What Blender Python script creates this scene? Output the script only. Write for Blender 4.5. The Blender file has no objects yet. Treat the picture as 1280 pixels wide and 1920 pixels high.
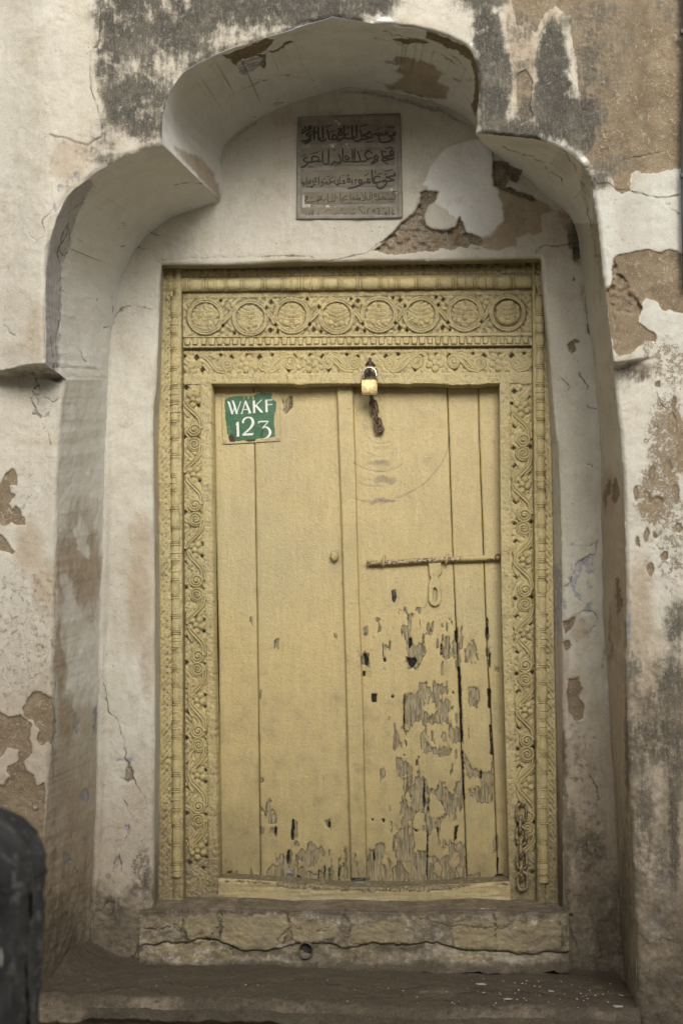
import bpy, bmesh, math, random
import numpy as np
from mathutils import Vector, Matrix
random.seed(7); rng = np.random.default_rng(7)
scene = bpy.context.scene
# ------------------------------------------------------------------ camera, sky, sun, exposure
F = 2400.0; VX, VY = 860.0, 1130.0            # focal length and vanishing point, in photo pixels
CX, CY, CZ = 0.45, -4.2, 1.72
BACK = 0.60                                   # depth of the niche
bb = math.atan((VY-960)/F); aa = math.atan((VX-640)/F*math.cos(bb))
cam_d = bpy.data.cameras.new('camera'); cam = bpy.data.objects.new('camera', cam_d)
scene.collection.objects.link(cam); scene.camera = cam
cam_d.sensor_fit = 'VERTICAL'; cam_d.sensor_height = 36; cam_d.sensor_width = 24
cam_d.lens = F/1920*36; cam_d.clip_start = 0.05; cam_d.clip_end = 500
cam.location = (CX, CY, CZ)
cam.rotation_euler = (math.radians(90)+bb, 0, aa)
cam_d.dof.use_dof = True; cam_d.dof.focus_distance = 4.75; cam_d.dof.aperture_fstop = 3.2
world = bpy.data.worlds.new('World'); scene.world = world; world.use_nodes = True
wn = world.node_tree.nodes; wl = world.node_tree.links
sky = wn.new('ShaderNodeTexSky'); sky.sky_type = 'NISHITA'; sky.sun_disc = False
SUN_EL, SUN_AZ = 26.0, 11.0                   # degrees; azimuth to the right of straight-at-the-wall
sky.sun_elevation = math.radians(SUN_EL); sky.sun_rotation = math.radians(180-SUN_AZ)
sky.air_density = 1.0; sky.dust_density = 4.0; sky.ozone_density = 1.0
hs = wn.new('ShaderNodeHueSaturation'); hs.inputs['Saturation'].default_value = 0.10
wl.new(sky.outputs[0], hs.inputs['Color']); wl.new(hs.outputs[0], wn['Background'].inputs['Color'])
wn['Background'].inputs['Strength'].default_value = 0.15
sd = bpy.data.lights.new('sun', 'SUN'); sd.energy = 1.3; sd.angle = math.radians(24); sd.color = (1.0, 0.965, 0.905)
sun = bpy.data.objects.new('sun', sd); scene.collection.objects.link(sun)
el, az = math.radians(SUN_EL), math.radians(SUN_AZ)
sv = Vector((math.sin(az)*math.cos(el), -math.cos(az)*math.cos(el), math.sin(el)))
sun.rotation_euler = sv.to_track_quat('Z', 'Y').to_euler()
vs = scene.view_settings; vs.view_transform = 'Standard'; vs.look = 'None'; vs.gamma = 1; vs.exposure = 0.32
vs.use_curve_mapping = False

# ------------------------------------------------------------------ pixel <-> place
Rv = np.array([math.cos(aa), math.sin(aa), 0])
Fv = np.array([-math.sin(aa)*math.cos(bb), math.cos(aa)*math.cos(bb), math.sin(bb)])
Uv = np.array([math.sin(aa)*math.sin(bb), -math.cos(aa)*math.sin(bb), math.cos(bb)])
def ray(px, py):
    a = (np.asarray(px, float)-640)/F; b = -(np.asarray(py, float)-960)/F
    a, b = np.broadcast_arrays(a, b)
    return Fv + a[..., None]*Rv + b[..., None]*Uv
def P(px, py, Y):
    d = ray(px, py); t = (np.asarray(Y, float)-CY)/d[..., 1]
    return np.array([CX, CY, CZ]) + d*t[..., None]
def PZ(px, py, Z):
    d = ray(px, py); t = (np.asarray(Z, float)-CZ)/d[..., 2]
    return np.array([CX, CY, CZ]) + d*t[..., None]
def toPx(W):
    v = np.asarray(W, float)-np.array([CX, CY, CZ]); z = v@Fv
    return 640+F*(v@Rv)/z, 960-F*(v@Uv)/z

# ------------------------------------------------------------------ noise and outlines
_tab = np.random.default_rng(11).random((256, 256))
def vn(x, y, s=0):
    x = np.asarray(x, float)+s*17.31; y = np.asarray(y, float)+s*9.17
    xi = np.floor(x).astype(int); yi = np.floor(y).astype(int); fx = x-xi; fy = y-yi
    fx = fx*fx*(3-2*fx); fy = fy*fy*(3-2*fy); a = xi & 255; b = yi & 255; a1 = (a+1) & 255; b1 = (b+1) & 255
    return ((_tab[a, b]*(1-fx)+_tab[a1, b]*fx)*(1-fy)+(_tab[a, b1]*(1-fx)+_tab[a1, b1]*fx)*fy)*2-1
def fbm(x, y, o=4, s=0):
    r = 0; a = 1; t = 0
    for k in range(o):
        r = r+a*vn(x*2**k, y*2**k, s+k*3); t += a; a *= .55
    return r/t
def sm(e0, e1, x):
    t = np.clip((x-e0)/(e1-e0), 0, 1); return t*t*(3-2*t)
def cat(pts, n=6, closed=False):                 # Catmull-Rom through traced points
    p = np.array(pts, float); N = len(p); out = []
    for i in range(N if closed else N-1):
        if closed: a, b, c, d = p[i-1], p[i], p[(i+1) % N], p[(i+2) % N]
        else: a = p[max(i-1, 0)]; b = p[i]; c = p[i+1]; d = p[min(i+2, N-1)]
        for k in range(n):
            t = k/n; out.append(.5*((2*b)+(c-a)*t+(2*a-5*b+4*c-d)*t*t+(3*b-a-3*c+d)*t**3))
    if not closed: out.append(p[-1])
    return np.array(out)
def sdf(poly, X, Y, m=25):                       # signed distance, + inside, limited to +-m
    poly = np.array(poly, float); out = np.full(X.shape, -float(m))
    x0, y0 = poly.min(0)-m; x1, y1 = poly.max(0)+m
    sel = (X > x0) & (X < x1) & (Y > y0) & (Y < y1)
    if not sel.any(): return out
    x = X[sel]; y = Y[sel]; d = np.full(x.shape, 1e9); ins = np.zeros(x.shape, bool)
    q = np.roll(poly, -1, 0)
    for (ax, ay), (bx, by) in zip(poly, q):
        dx, dy = bx-ax, by-ay; L = dx*dx+dy*dy
        if L < 1e-9: continue
        t = np.clip(((x-ax)*dx+(y-ay)*dy)/L, 0, 1)
        d = np.minimum(d, (x-ax-t*dx)**2+(y-ay-t*dy)**2)
        if ay != by:
            c = ((ay > y) != (by > y)); ins ^= c & (x < (bx-ax)*(y-ay)/(by-ay)+ax)
    d = np.sqrt(d); out[sel] = np.clip(np.where(ins, d, -d), -m, m); return out
def pdist(line, X, Y, m=40):                     # distance to an open line, index along it, side
    line = np.array(line, float); out = np.full(X.shape, float(m)); side = np.ones(X.shape)
    x0, y0 = line.min(0)-m; x1, y1 = line.max(0)+m
    sel = (X > x0) & (X < x1) & (Y > y0) & (Y < y1)
    if not sel.any(): return out, side
    x = X[sel]; y = Y[sel]; d = np.full(x.shape, 1e9); sd_ = np.ones(x.shape)
    for (ax, ay), (bx, by) in zip(line[:-1], line[1:]):
        dx, dy = bx-ax, by-ay; L = dx*dx+dy*dy+1e-9
        t = np.clip(((x-ax)*dx+(y-ay)*dy)/L, 0, 1)
        dd = (x-ax-t*dx)**2+(y-ay-t*dy)**2; b = dd < d
        d = np.where(b, dd, d); sd_ = np.where(b, np.sign((x-ax)*dy-(y-ay)*dx), sd_)
    out[sel] = np.minimum(np.sqrt(d), m); side[sel] = np.where(sd_ == 0, 1, sd_); return out, side
def blob(X, Y, cx, cy, rx, ry, a=1.0, soft=1.0):
    r = np.sqrt(((X-cx)/rx)**2+((Y-cy)/ry)**2); return a*(1-sm(1-.6*soft, 1+.5*soft, r))

# ------------------------------------------------------------------ objects
C = scene.collection
def setp(o, label=None, cat_=None, group=None, kind=None):
    if label: o['label'] = label
    if cat_: o['category'] = cat_
    if group: o['group'] = group
    if kind: o['kind'] = kind
    return o
def empty(name, loc, label=None, cat_=None, group=None, parent=None):
    o = bpy.data.objects.new(name, None); C.objects.link(o); o.empty_display_size = .1
    if parent: o.parent = parent; loc = Vector(loc)-worldloc(parent)
    o.location = loc; return setp(o, label, cat_, group)
def worldloc(o):
    v = Vector(o.location)
    while o.parent: o = o.parent; v = v+Vector(o.location)
    return v
def mesh_np(name, V, Q, mat, parent=None, attrs=None, smooth=True, tri=False):
    V = np.asarray(V, float).reshape(-1, 3); Q = np.asarray(Q, np.int64)
    off = worldloc(parent) if parent else Vector((0, 0, 0))
    V = V-np.array(off)
    used = np.zeros(len(V), bool); used[Q.ravel()] = True
    idx = np.cumsum(used)-1; V = V[used]; Q = idx[Q]; k = Q.shape[1]
    me = bpy.data.meshes.new(name); me.vertices.add(len(V)); me.vertices.foreach_set('co', V.astype(np.float32).ravel())
    me.loops.add(Q.size); me.loops.foreach_set('vertex_index', Q.ravel().astype(np.int32))
    me.polygons.add(len(Q)); me.polygons.foreach_set('loop_start', np.arange(0, Q.size, k, dtype=np.int32))
    me.update(calc_edges=True)
    me.polygons.foreach_set('use_smooth', np.full(len(Q), smooth))
    if attrs:
        for n, a in attrs.items():
            if n in ('peel', 'hole'): a = np.asarray(a)+30.0       # so that a mesh without the attribute reads as sound paint
            at = me.attributes.new(n, 'FLOAT', 'POINT'); at.data.foreach_set('value', np.asarray(a, np.float32).ravel()[used])
    me.materials.append(mat)
    o = bpy.data.objects.new(name, me); C.objects.link(o)
    if parent: o.parent = parent
    return o
def gridq(ny, nx, keep=None, flip=False):
    i = np.arange(ny*nx).reshape(ny, nx)
    a, b, c, d = i[:-1, :-1], i[:-1, 1:], i[1:, 1:], i[1:, :-1]
    Q = np.stack([a, d, c, b] if not flip else [a, b, c, d], -1)
    return Q[keep] if keep is not None else Q.reshape(-1, 4)
def link_bm(name, bm, mat, parent=None, loc=None, smooth=True, local=False):
    """bmesh in world coordinates (or local ones placed at loc) -> one object"""
    me = bpy.data.meshes.new(name); bmesh.ops.recalc_face_normals(bm, faces=bm.faces[:])
    o = bpy.data.objects.new(name, None) if False else None
    if parent: pl = worldloc(parent)
    else: pl = Vector((0, 0, 0))
    if not local:
        for v in bm.verts: v.co -= (Vector(loc) if loc is not None else pl)
    for f in bm.faces: f.smooth = smooth
    bm.to_mesh(me); bm.free(); me.materials.append(mat)
    o = bpy.data.objects.new(name, me); C.objects.link(o)
    if parent: o.parent = parent
    if loc is not None: o.location = Vector(loc)-pl
    return o
def inst(src, loc, rot=(0, 0, 0), scale=(1, 1, 1), parent=None):
    o = src.copy(); C.objects.link(o); o.parent = parent if parent else src.parent
    pl = worldloc(o.parent) if o.parent else Vector((0, 0, 0))
    o.location = Vector(loc)-pl; o.rotation_euler = rot; o.scale = scale; return o
def tube(bm, pts, r, n=8, closed=False, caps=True):
    pts = [Vector(p) for p in pts]; N = len(pts); rings = []
    rr = r if hasattr(r, '__len__') else [r]*N
    up = None
    for i, p in enumerate(pts):
        t = (pts[(i+1) % N]-pts[i-1]) if closed else (pts[min(i+1, N-1)]-pts[max(i-1, 0)])
        t.normalize()
        if up is None: up = t.orthogonal().normalized()
        up = (up-t*up.dot(t)).normalized(); s = t.cross(up)
        rings.append([bm.verts.new(p+(up*math.cos(2*math.pi*k/n)+s*math.sin(2*math.pi*k/n))*rr[i]) for k in range(n)])
    for i in range(N if closed else N-1):
        A, B = rings[i], rings[(i+1) % N]
        for k in range(n): bm.faces.new((A[k], A[(k+1) % n], B[(k+1) % n], B[k]))
    if not closed and caps: bm.faces.new(rings[0][::-1]); bm.faces.new(rings[-1])
def boxbm(bm, c, s, rot=None, bevel=0):
    r = bmesh.ops.create_cube(bm, size=1); vv = r['verts']
    for v in vv: v.co = Vector((v.co.x*s[0], v.co.y*s[1], v.co.z*s[2]))
    if bevel:
        es = list({e for v in vv for e in v.link_edges})
        q = bmesh.ops.bevel(bm, geom=es, offset=bevel, segments=2, affect='EDGES', profile=.5)
        vv = list({v for f in q['faces'] for v in f.verts} | {v for v in vv if v.is_valid})
    M = Matrix.Translation(Vector(c)) @ (rot.to_4x4() if rot else Matrix())
    for v in vv: v.co = M @ v.co
    return vv

# ------------------------------------------------------------------ materials
class NT:
    def __init__(s, name):
        s.m = bpy.data.materials.new(name); s.m.use_nodes = True; s.t = s.m.node_tree; s.n = s.t.nodes; s.l = s.t.links
        s.b = s.n['Principled BSDF']; g = s.n.new('ShaderNodeNewGeometry'); s.pos = g.outputs['Position']
    def put(s, sock, v):
        if isinstance(v, (int, float)): sock.default_value = v
        elif isinstance(v, tuple): sock.default_value = v if len(v) == 4 or sock.type == 'VECTOR' else v+(1,)
        else: s.l.new(v, sock)
    def at(s, name):
        a = s.n.new('ShaderNodeAttribute'); a.attribute_name = name; return a.outputs['Fac']
    def mt(s, op, a, b=0.0, c=0.0, clamp=False):
        n = s.n.new('ShaderNodeMath'); n.operation = op; n.use_clamp = clamp
        s.put(n.inputs[0], a); s.put(n.inputs[1], b); s.put(n.inputs[2], c); return n.outputs[0]
    def mr(s, v, a, b, c=0.0, d=1.0):
        n = s.n.new('ShaderNodeMapRange'); n.interpolation_type = 'SMOOTHSTEP'
        for k, q in zip(('Value', 'From Min', 'From Max', 'To Min', 'To Max'), (v, a, b, c, d)): s.put(n.inputs[k], q)
        return n.outputs[0]
    def vec(s, sx, sy, sz):
        n = s.n.new('ShaderNodeVectorMath'); n.operation = 'MULTIPLY'; s.l.new(s.pos, n.inputs[0]); n.inputs[1].default_value = (sx, sy, sz); return n.outputs[0]
    def noise(s, scale, det=4, rough=.55, vec=None, dist=0.0):
        n = s.n.new('ShaderNodeTexNoise'); s.l.new(vec or s.pos, n.inputs['Vector'])
        n.inputs['Scale'].default_value = scale; n.inputs['Detail'].default_value = det; n.inputs['Roughness'].default_value = rough
        n.inputs['Distortion'].default_value = dist; return n.outputs['Fac']
    def vor(s, scale, feat='F1', vec=None):
        n = s.n.new('ShaderNodeTexVoronoi'); n.feature = feat; s.l.new(vec or s.pos, n.inputs['Vector']); n.inputs['Scale'].default_value = scale
        return n.outputs['Distance']
    def mix(s, f, a, b, mode='MIX'):
        n = s.n.new('ShaderNodeMix'); n.data_type = 'RGBA'; n.blend_type = mode; s.put(n.inputs[0], f); s.put(n.inputs[6], a); s.put(n.inputs[7], b); return n.outputs[2]
    def bump(s, h, dist, strength=1.0, normal=None):
        n = s.n.new('ShaderNodeBump'); n.inputs['Distance'].default_value = dist; n.inputs['Strength'].default_value = strength
        s.l.new(h, n.inputs['Height'])
        if normal: s.l.new(normal, n.inputs['Normal'])
        return n.outputs['Normal']
    def out(s, col, rough=.8, normal=None, metal=0.0, spec=.5):
        s.put(s.b.inputs['Base Color'], col); s.put(s.b.inputs['Roughness'], rough); s.put(s.b.inputs['Metallic'], metal)
        s.b.inputs['Specular IOR Level'].default_value = spec
        if normal: s.l.new(normal, s.b.inputs['Normal'])
        return s.m
def c3(r, g, b): return (r, g, b, 1)

def plaster_mat():
    s = NT('weathered_plaster')
    n1 = s.noise(1.8, 5, .6); n2 = s.noise(9, 6, .65); n3 = s.noise(45, 5, .7); n4 = s.noise(190, 4, .7)
    nv = s.noise(6, 6, .65, s.vec(3.0, 3.0, .7))            # runs down the wall
    nv2 = s.noise(30, 5, .7, s.vec(3.0, 3.0, .45))
    col = s.mix(s.mr(n1, .35, .65), c3(.52, .485, .40), c3(.45, .41, .33))
    col = s.mix(s.mr(nv, .42, .68, 0, .55), col, c3(.56, .53, .46))
    col = s.mix(s.mr(n2, .50, .68, 0, .50), col, c3(.43, .375, .28))
    col = s.mix(s.mt('MULTIPLY', s.mr(s.noise(22, 6, .75, s.vec(1, 1, .5)), .56, .70), .35), col, c3(.33, .27, .19))
    ed = s.mr(s.mt('ABSOLUTE', s.mt('SUBTRACT', s.noise(7, 6, .7), .5)), .0, .012, 1, 0); col = s.mix(s.mt('MULTIPLY', ed, .22), col, c3(.30, .25, .18))
    col = s.mix(s.mr(nv2, .60, .75, 0, .25), col, c3(.36, .29, .205))
    # later coats and stains
    j = s.mt('MULTIPLY', s.mt('SUBTRACT', n2, .5), 14.0); j2 = s.mt('MULTIPLY', s.mt('SUBTRACT', n3, .5), 9.0)
    jj = s.mt('ADD', j, j2)
    def edge(name, w=.9, k=1.0): return s.mr(s.mt('ADD', s.at(name), s.mt('MULTIPLY', jj, k)), -w, w)
    g = edge('grey', 1.5, .6); col = s.mix(s.mt('MULTIPLY', g, .92), col, s.mix(s.mr(n2, .4, .65), c3(.66, .645, .59), c3(.74, .72, .665)))
    lil = edge('lilac', 2, .8); col = s.mix(s.mt('MULTIPLY', lil, .9), col, s.mix(s.mr(nv2, .4, .65), c3(.34, .32, .315), c3(.50, .475, .455)))
    w = edge('white', 1.2, .7); col = s.mix(s.mt('MULTIPLY', w, .85), col, s.mix(s.mr(n2, .4, .7), c3(.50, .485, .43), c3(.455, .43, .36)))
    col = s.mix(s.mr(s.mt('ADD', s.at('white'), s.mt('MULTIPLY', jj, .4)), 27, 29), col, c3(.74, .72, .66))
    tn = s.at('tan'); tf = s.mr(s.mt('ADD', tn, s.mt('ADD', s.mt('MULTIPLY', s.mt('SUBTRACT', nv, .5), .7), s.mt('MULTIPLY', s.mt('SUBTRACT', n3, .5), .5))), .12, .95)
    col = s.mix(s.mt('MULTIPLY', tf, .86), col, s.mix(s.mr(n2, .35, .65), c3(.30, .225, .145), c3(.385, .30, .205)))
    sp = s.at('speck')                                      # little chips in the limewash
    chip = s.mr(s.mt('ADD', s.mt('ADD', s.mt('MULTIPLY', n3, .55), s.mt('MULTIPLY', n4, .45)), s.mt('MULTIPLY', sp, .20)), .665, .69)
    chip = s.mt('MULTIPLY', chip, s.mr(sp, .02, .2))
    bare0 = edge('bare', .8, .55)
    chipb = s.mr(s.mt('ADD', s.mt('ADD', s.mt('MULTIPLY', n2, .6), s.mt('MULTIPLY', n3, .4)), s.mt('MULTIPLY', sp, .20)), .715, .735)
    chipb = s.mt('MULTIPLY', chipb, s.mr(sp, .25, .6))
    bare = s.mt('MAXIMUM', bare0, s.mt('MAXIMUM', s.mt('MULTIPLY', chip, .85), chipb))
    # lime left behind in patches on the bare render
    left = s.mt('MULTIPLY', s.mr(s.mt('ADD', s.mt('ADD', s.mt('MULTIPLY', n3, .6), s.mt('MULTIPLY', n4, .4)), s.mt('MULTIPLY', s.mt('ABSOLUTE', s.mt('MULTIPLY', n1, .3)), .4)), .605, .66), .45)
    brn = s.mix(s.mr(n2, .32, .68), c3(.150, .108, .064), c3(.245, .185, .115))
    brn = s.mix(s.mr(n4, .45, .75, 0, .6), brn, c3(.32, .26, .175)); brn = s.mix(s.mr(n4, .25, .42, .6, 0), brn, c3(.10, .07, .042))
    brn = s.mix(left, brn, c3(.50, .45, .35))
    col = s.mix(bare, col, brn)
    bk = edge('brick', .8, .55)
    bkc = s.mix(s.mr(n3, .40, .54), c3(.25, .125, .045), c3(.20, .150, .095)); bkc = s.mix(s.mr(n2, .40, .52), bkc, s.mix(s.mr(n4, .4, .6), c3(.15, .12, .085), c3(.33, .275, .20)))
    col = s.mix(bk, col, bkc)
    bl = edge('blue', 1.5, 1.1); col = s.mix(s.mt('MULTIPLY', bl, s.mr(n3, .34, .58, .15, .85)), col, c3(.245, .25, .285))
    yl = s.mr(s.mt('ADD', s.at('yellow'), s.mt('MULTIPLY', s.mt('SUBTRACT', n3, .5), 2.2)), .35, .65)
    col = s.mix(s.mt('MULTIPLY', yl, .9), col, s.mix(s.mr(n2, .35, .65), c3(.33, .27, .145), c3(.25, .20, .12)))
    # black lichen and soot
    md = s.at('mould')
    mn = s.mt('ADD', s.mt('MULTIPLY', n2, .42), s.mt('ADD', s.mt('MULTIPLY', n3, .24), s.mt('ADD', s.mt('MULTIPLY', nv2, .26), s.mt('MULTIPLY', n4, .08))))
    mf = s.mr(s.mt('ADD', md, s.mt('MULTIPLY', s.mt('SUBTRACT', mn, .5), 3.8)), .20, .80)
    mf = s.mt('MULTIPLY', mf, s.mr(md, .0, .18))
    col = s.mix(s.mt('MULTIPLY', s.mr(s.mt('ADD', md, s.mt('MULTIPLY', s.mt('SUBTRACT', n2, .5), 1.6)), .05, .75), .62), col, s.mix(s.mr(n3, .4, .62), c3(.30, .255, .185), c3(.17, .145, .105)))
    mcol = s.mix(s.mr(s.mt('ADD', s.mt('MULTIPLY', n2, .55), s.mt('MULTIPLY', n3, .45)), .46, .66), c3(.026, .024, .020), c3(.150, .132, .100)); mcol = s.mix(s.mr(n4, .42, .60, 0, .5), mcol, c3(.050, .045, .036)); mcol = s.mix(s.mr(nv2, .54, .68, 0, .45), mcol, c3(.20, .17, .125))
    col = s.mix(s.mt('MULTIPLY', mf, .93), col, mcol)
    flk = s.mt('MULTIPLY', s.mr(n3, .655, .675), s.mr(md, .3, .6)); col = s.mix(s.mt('MULTIPLY', flk, .35), col, c3(.50, .47, .40))
    # ground-in dirt
    dt = s.at('dirt'); df = s.mr(s.mt('ADD', dt, s.mt('ADD', s.mt('MULTIPLY', s.mt('SUBTRACT', nv, .5), .9), s.mt('MULTIPLY', s.mt('SUBTRACT', n3, .5), .9))), .15, 1.0)
    col = s.mix(s.mt('MULTIPLY', df, .88), col, s.mix(s.mr(n2, .38, .66), c3(.095, .075, .052), c3(.205, .165, .115)))
    col = s.mix(s.mt('MULTIPLY', s.mr(s.mt('ADD', dt, s.mt('SUBTRACT', n3, .5)), .8, 1.35), .8), col, s.mix(n4, c3(.05, .038, .027), c3(.115, .09, .062)))
    # hairline cracks
    ck = s.at('crack'); cw = s.mr(s.mt('ABSOLUTE', s.mt('ADD', ck, s.mt('MULTIPLY', s.mt('SUBTRACT', n3, .5), 2.6))), .55, 1.7, 1, 0)
    cw = s.mt('MULTIPLY', cw, s.mr(s.noise(13, 3, .6), .40, .58, .12, 1.0))
    col = s.mix(s.mt('MULTIPLY', cw, .68), col, c3(.10, .075, .05))
    spk = s.mt('MULTIPLY', s.mr(s.vor(34), .06, .11, 1, 0), s.mr(s.noise(5, 3), .5, .6)); col = s.mix(s.mt('MULTIPLY', spk, .75), col, c3(.10, .07, .045))
    fg = s.noise(230, 4, .8); col = s.mix(s.mr(fg, .50, .68, 0, .55), col, s.mix(.5, col, c3(.10, .08, .055))); col = s.mix(s.mr(fg, .32, .46, .22, 0), col, c3(.72, .69, .60))
    h = s.mt('ADD', s.mt('MULTIPLY', n2, .35), s.mt('ADD', s.mt('MULTIPLY', n3, .30), s.mt('MULTIPLY', n4, s.mt('ADD', .10, s.mt('MULTIPLY', bare, .25)))))
    h = s.mt('SUBTRACT', h, s.mt('MULTIPLY', bare, .35)); h = s.mt('SUBTRACT', h, s.mt('MULTIPLY', cw, .35)); h = s.mt('ADD', h, s.mt('MULTIPLY', nv2, .12))
    h = s.mt('SUBTRACT', h, s.mt('MULTIPLY', s.mt('MULTIPLY', n4, sp), .12))
    nm = s.bump(h, .012, .85)
    return s.out(col, .92, nm, spec=.25)

def paint_mat(name, base, base2, dirt_shade, wood=True, gloss=.34, relief=1.0, cav=True):
    """thick oil paint on old timber; attribute peel (px, + bare wood), hole, dirt"""
    s = NT(name)
    n1 = s.noise(3, 5, .6); n2 = s.noise(16, 5, .6); n3 = s.noise(85, 4, .7); n4 = s.noise(210, 3, .7)
    col = s.mix(s.mr(n1, .35, .65), base, base2); col = s.mix(s.mr(n3, .50, .66, 0, .30), col, dirt_shade); col = s.mix(s.mr(s.noise(1.1, 3), .48, .62, 0, .35), col, c3(.35, .315, .18))
    col = s.mix(s.mr(n2, .52, .72, 0, .4), col, dirt_shade)
    cr = s.mr(s.mt('ABSOLUTE', s.mt('SUBTRACT', s.noise(24, 4, .6, dist=1.2), .5)), .004, .014, 1, 0)
    cr = s.mt('MULTIPLY', cr, s.mr(n2, .50, .62)); col = s.mix(s.mt('MULTIPLY', cr, .22), col, c3(.20, .14, .07))
    fg = s.noise(260, 3, .75); col = s.mix(s.mr(fg, .50, .66, 0, .42), col, c3(.26, .20, .095)); col = s.mix(s.mr(fg, .34, .46, .38, 0), col, c3(.64, .53, .29))
    pit = s.mt('MULTIPLY', s.mr(s.vor(75), .09, .17, 1, 0), s.mr(n3, .5, .62)); col = s.mix(s.mt('MULTIPLY', pit, .65), col, c3(.13, .09, .05))
    br = s.noise(14, 5, .7, s.vec(4, 4, .5)); col = s.mix(s.mr(br, .52, .68, 0, .28), col, dirt_shade); col = s.mix(s.mr(br, .34, .46, .22, 0), col, c3(.56, .455, .24))
    grime_shade = s.mr(s.mt('ADD', s.at('dirt'), s.mt('MULTIPLY', s.mt('SUBTRACT', n2, .5), .8)), .1, 1.0)  # grime, plus shading painted into hollows and down the door
    col = s.mix(s.mt('MULTIPLY', grime_shade, .75), col, s.mix(s.mr(n3, .4, .6), c3(.10, .076, .042), c3(.20, .158, .095)))
    h = s.mt('ADD', s.mt('MULTIPLY', n3, .34), s.mt('ADD', s.mt('MULTIPLY', n2, .16), s.mt('ADD', s.mt('MULTIPLY', n4, .22), s.mt('MULTIPLY', br, .22))))
    h = s.mt('SUBTRACT', h, s.mt('MULTIPLY', pit, .2)); h = s.mt('SUBTRACT', h, s.mt('MULTIPLY', cr, .04))
    rough = s.mr(n3, .35, .65, gloss-.06, gloss+.12)
    if wood:
        g1 = s.noise(22, 5, .65, s.vec(6.0, 6.0, .35)); g2 = s.noise(70, 4, .7, s.vec(5.0, 5.0, .30))
        wc = s.mix(s.mr(g1, .36, .60), c3(.21, .17, .100), c3(.41, .34, .20)); wc = s.mix(s.mr(g2, .52, .64, 0, .75), wc, c3(.075, .058, .038))
        wc = s.mix(s.mr(n2, .46, .62, 0, .65), wc, c3(.42, .345, .20))
        PEEL_ = s.mt('SUBTRACT', s.at('peel'), 30.0)
        pe = s.mt('ADD', PEEL_, s.mt('ADD', s.mt('MULTIPLY', s.mt('SUBTRACT', g1, .5), 15.0), s.mt('MULTIPLY', s.mt('SUBTRACT', n3, .5), 12.0)))
        pm = s.mr(pe, -.5, .5); rim = s.mt('MULTIPLY', s.mr(s.mt('ABSOLUTE', s.mt('SUBTRACT', pe, .7)), .3, 1.3, 1, 0), s.mr(PEEL_, -12, -7))
        col = s.mix(pm, col, wc); col = s.mix(s.mt('MULTIPLY', rim, .55), col, c3(.10, .07, .04))  # rim: shadow line of the flake edge put into the colour
        h = s.mt('SUBTRACT', s.mt('MULTIPLY', h, s.mt('SUBTRACT', 1.0, s.mt('MULTIPLY', pm, .7))), s.mt('MULTIPLY', pm, .55))
        h = s.mt('SUBTRACT', h, s.mt('MULTIPLY', s.mt('MULTIPLY', s.mr(g2, .45, .62), pm), .35))
        rough = s.mt('ADD', rough, s.mt('MULTIPLY', pm, .45))
    ho = s.mr(s.mt('ADD', s.mt('SUBTRACT', s.at('hole'), 30.0), s.mt('MULTIPLY', s.mt('SUBTRACT', n3, .5), 5.0)), -.5, .5)
    col = s.mix(ho, col, c3(.022, .016, .010) if wood else c3(.055, .040, .022)); rough = s.mt('MAXIMUM', rough, s.mt('MULTIPLY', ho, .95))  # holes and pits take a near-black colour for the shade inside
    h = s.mt('SUBTRACT', h, s.mt('MULTIPLY', ho, .6))
    nm = s.bump(h, .0075, .95*relief)
    return s.out(col, rough, nm, spec=.52)

def simple_mat(name, a, b, rough=.6, metal=0.0, scale=40, bump=.002, spot=None, spotamt=.5, spec=.5):
    s = NT(name); n = s.noise(scale, 5, .65); n2 = s.noise(scale*4, 4, .65)
    col = s.mix(s.mr(n, .35, .65), a, b)
    if spot: col = s.mix(s.mt('MULTIPLY', s.mr(s.noise(scale*1.7, 5, .7), 1-spotamt-.03, 1-spotamt+.03), .95), col, spot)
    nm = s.bump(s.mt('ADD', n, s.mt('MULTIPLY', n2, .5)), bump, .8)
    return s.out(col, s.mr(n2, .3, .7, rough-.08, rough+.12), nm, metal, spec)

MAT = {}
MAT['plaster'] = plaster_mat()
MAT['door'] = paint_mat('peeling_door_paint', c3(.475, .368, .160), c3(.415, .320, .140), c3(.33, .262, .13))
MAT['frame'] = paint_mat('thick_frame_paint', c3(.455, .365, .165), c3(.395, .315, .142), c3(.29, .228, .11), wood=False, gloss=.36, relief=1.25)
MAT['threshold'] = paint_mat('worn_threshold_paint', c3(.47, .37, .185), c3(.40, .315, .16), c3(.30, .235, .13))
MAT['iron'] = simple_mat('rusted_iron', c3(.075, .05, .035), c3(.15, .09, .055), .62, .45, 90, .0015, c3(.30, .24, .13), .40)
MAT['paint_iron'] = simple_mat('painted_iron', c3(.46, .36, .18), c3(.38, .29, .15), .45, 0, 60, .0015, c3(.07, .045, .03), .50)
MAT['chain'] = simple_mat('painted_chain', c3(.33, .26, .13), c3(.22, .165, .09), .5, 0, 60, .0015, c3(.07, .045, .028), .48)
MAT['steel'] = simple_mat('polished_steel', c3(.78, .77, .74), c3(.70, .69, .66), .16, 1.0, 60, .0002)
MAT['brass'] = simple_mat('brushed_brass', c3(.34, .26, .13), c3(.20, .15, .07), .42, 1.0, 120, .0004)
MAT['tablet'] = simple_mat('inscribed_tablet_stone', c3(.165, .140, .100), c3(.215, .182, .128), .8, 0, 14, .003, c3(.235, .21, .165), .36)
MAT['tablet_edge'] = simple_mat('tablet_border_mortar', c3(.25, .232, .195), c3(.185, .165, .13), .85, 0, 18, .004)
MAT['ink'] = simple_mat('black_letter_paint', c3(.028, .024, .02), c3(.05, .042, .032), .7, 0, 60, .001)
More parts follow.
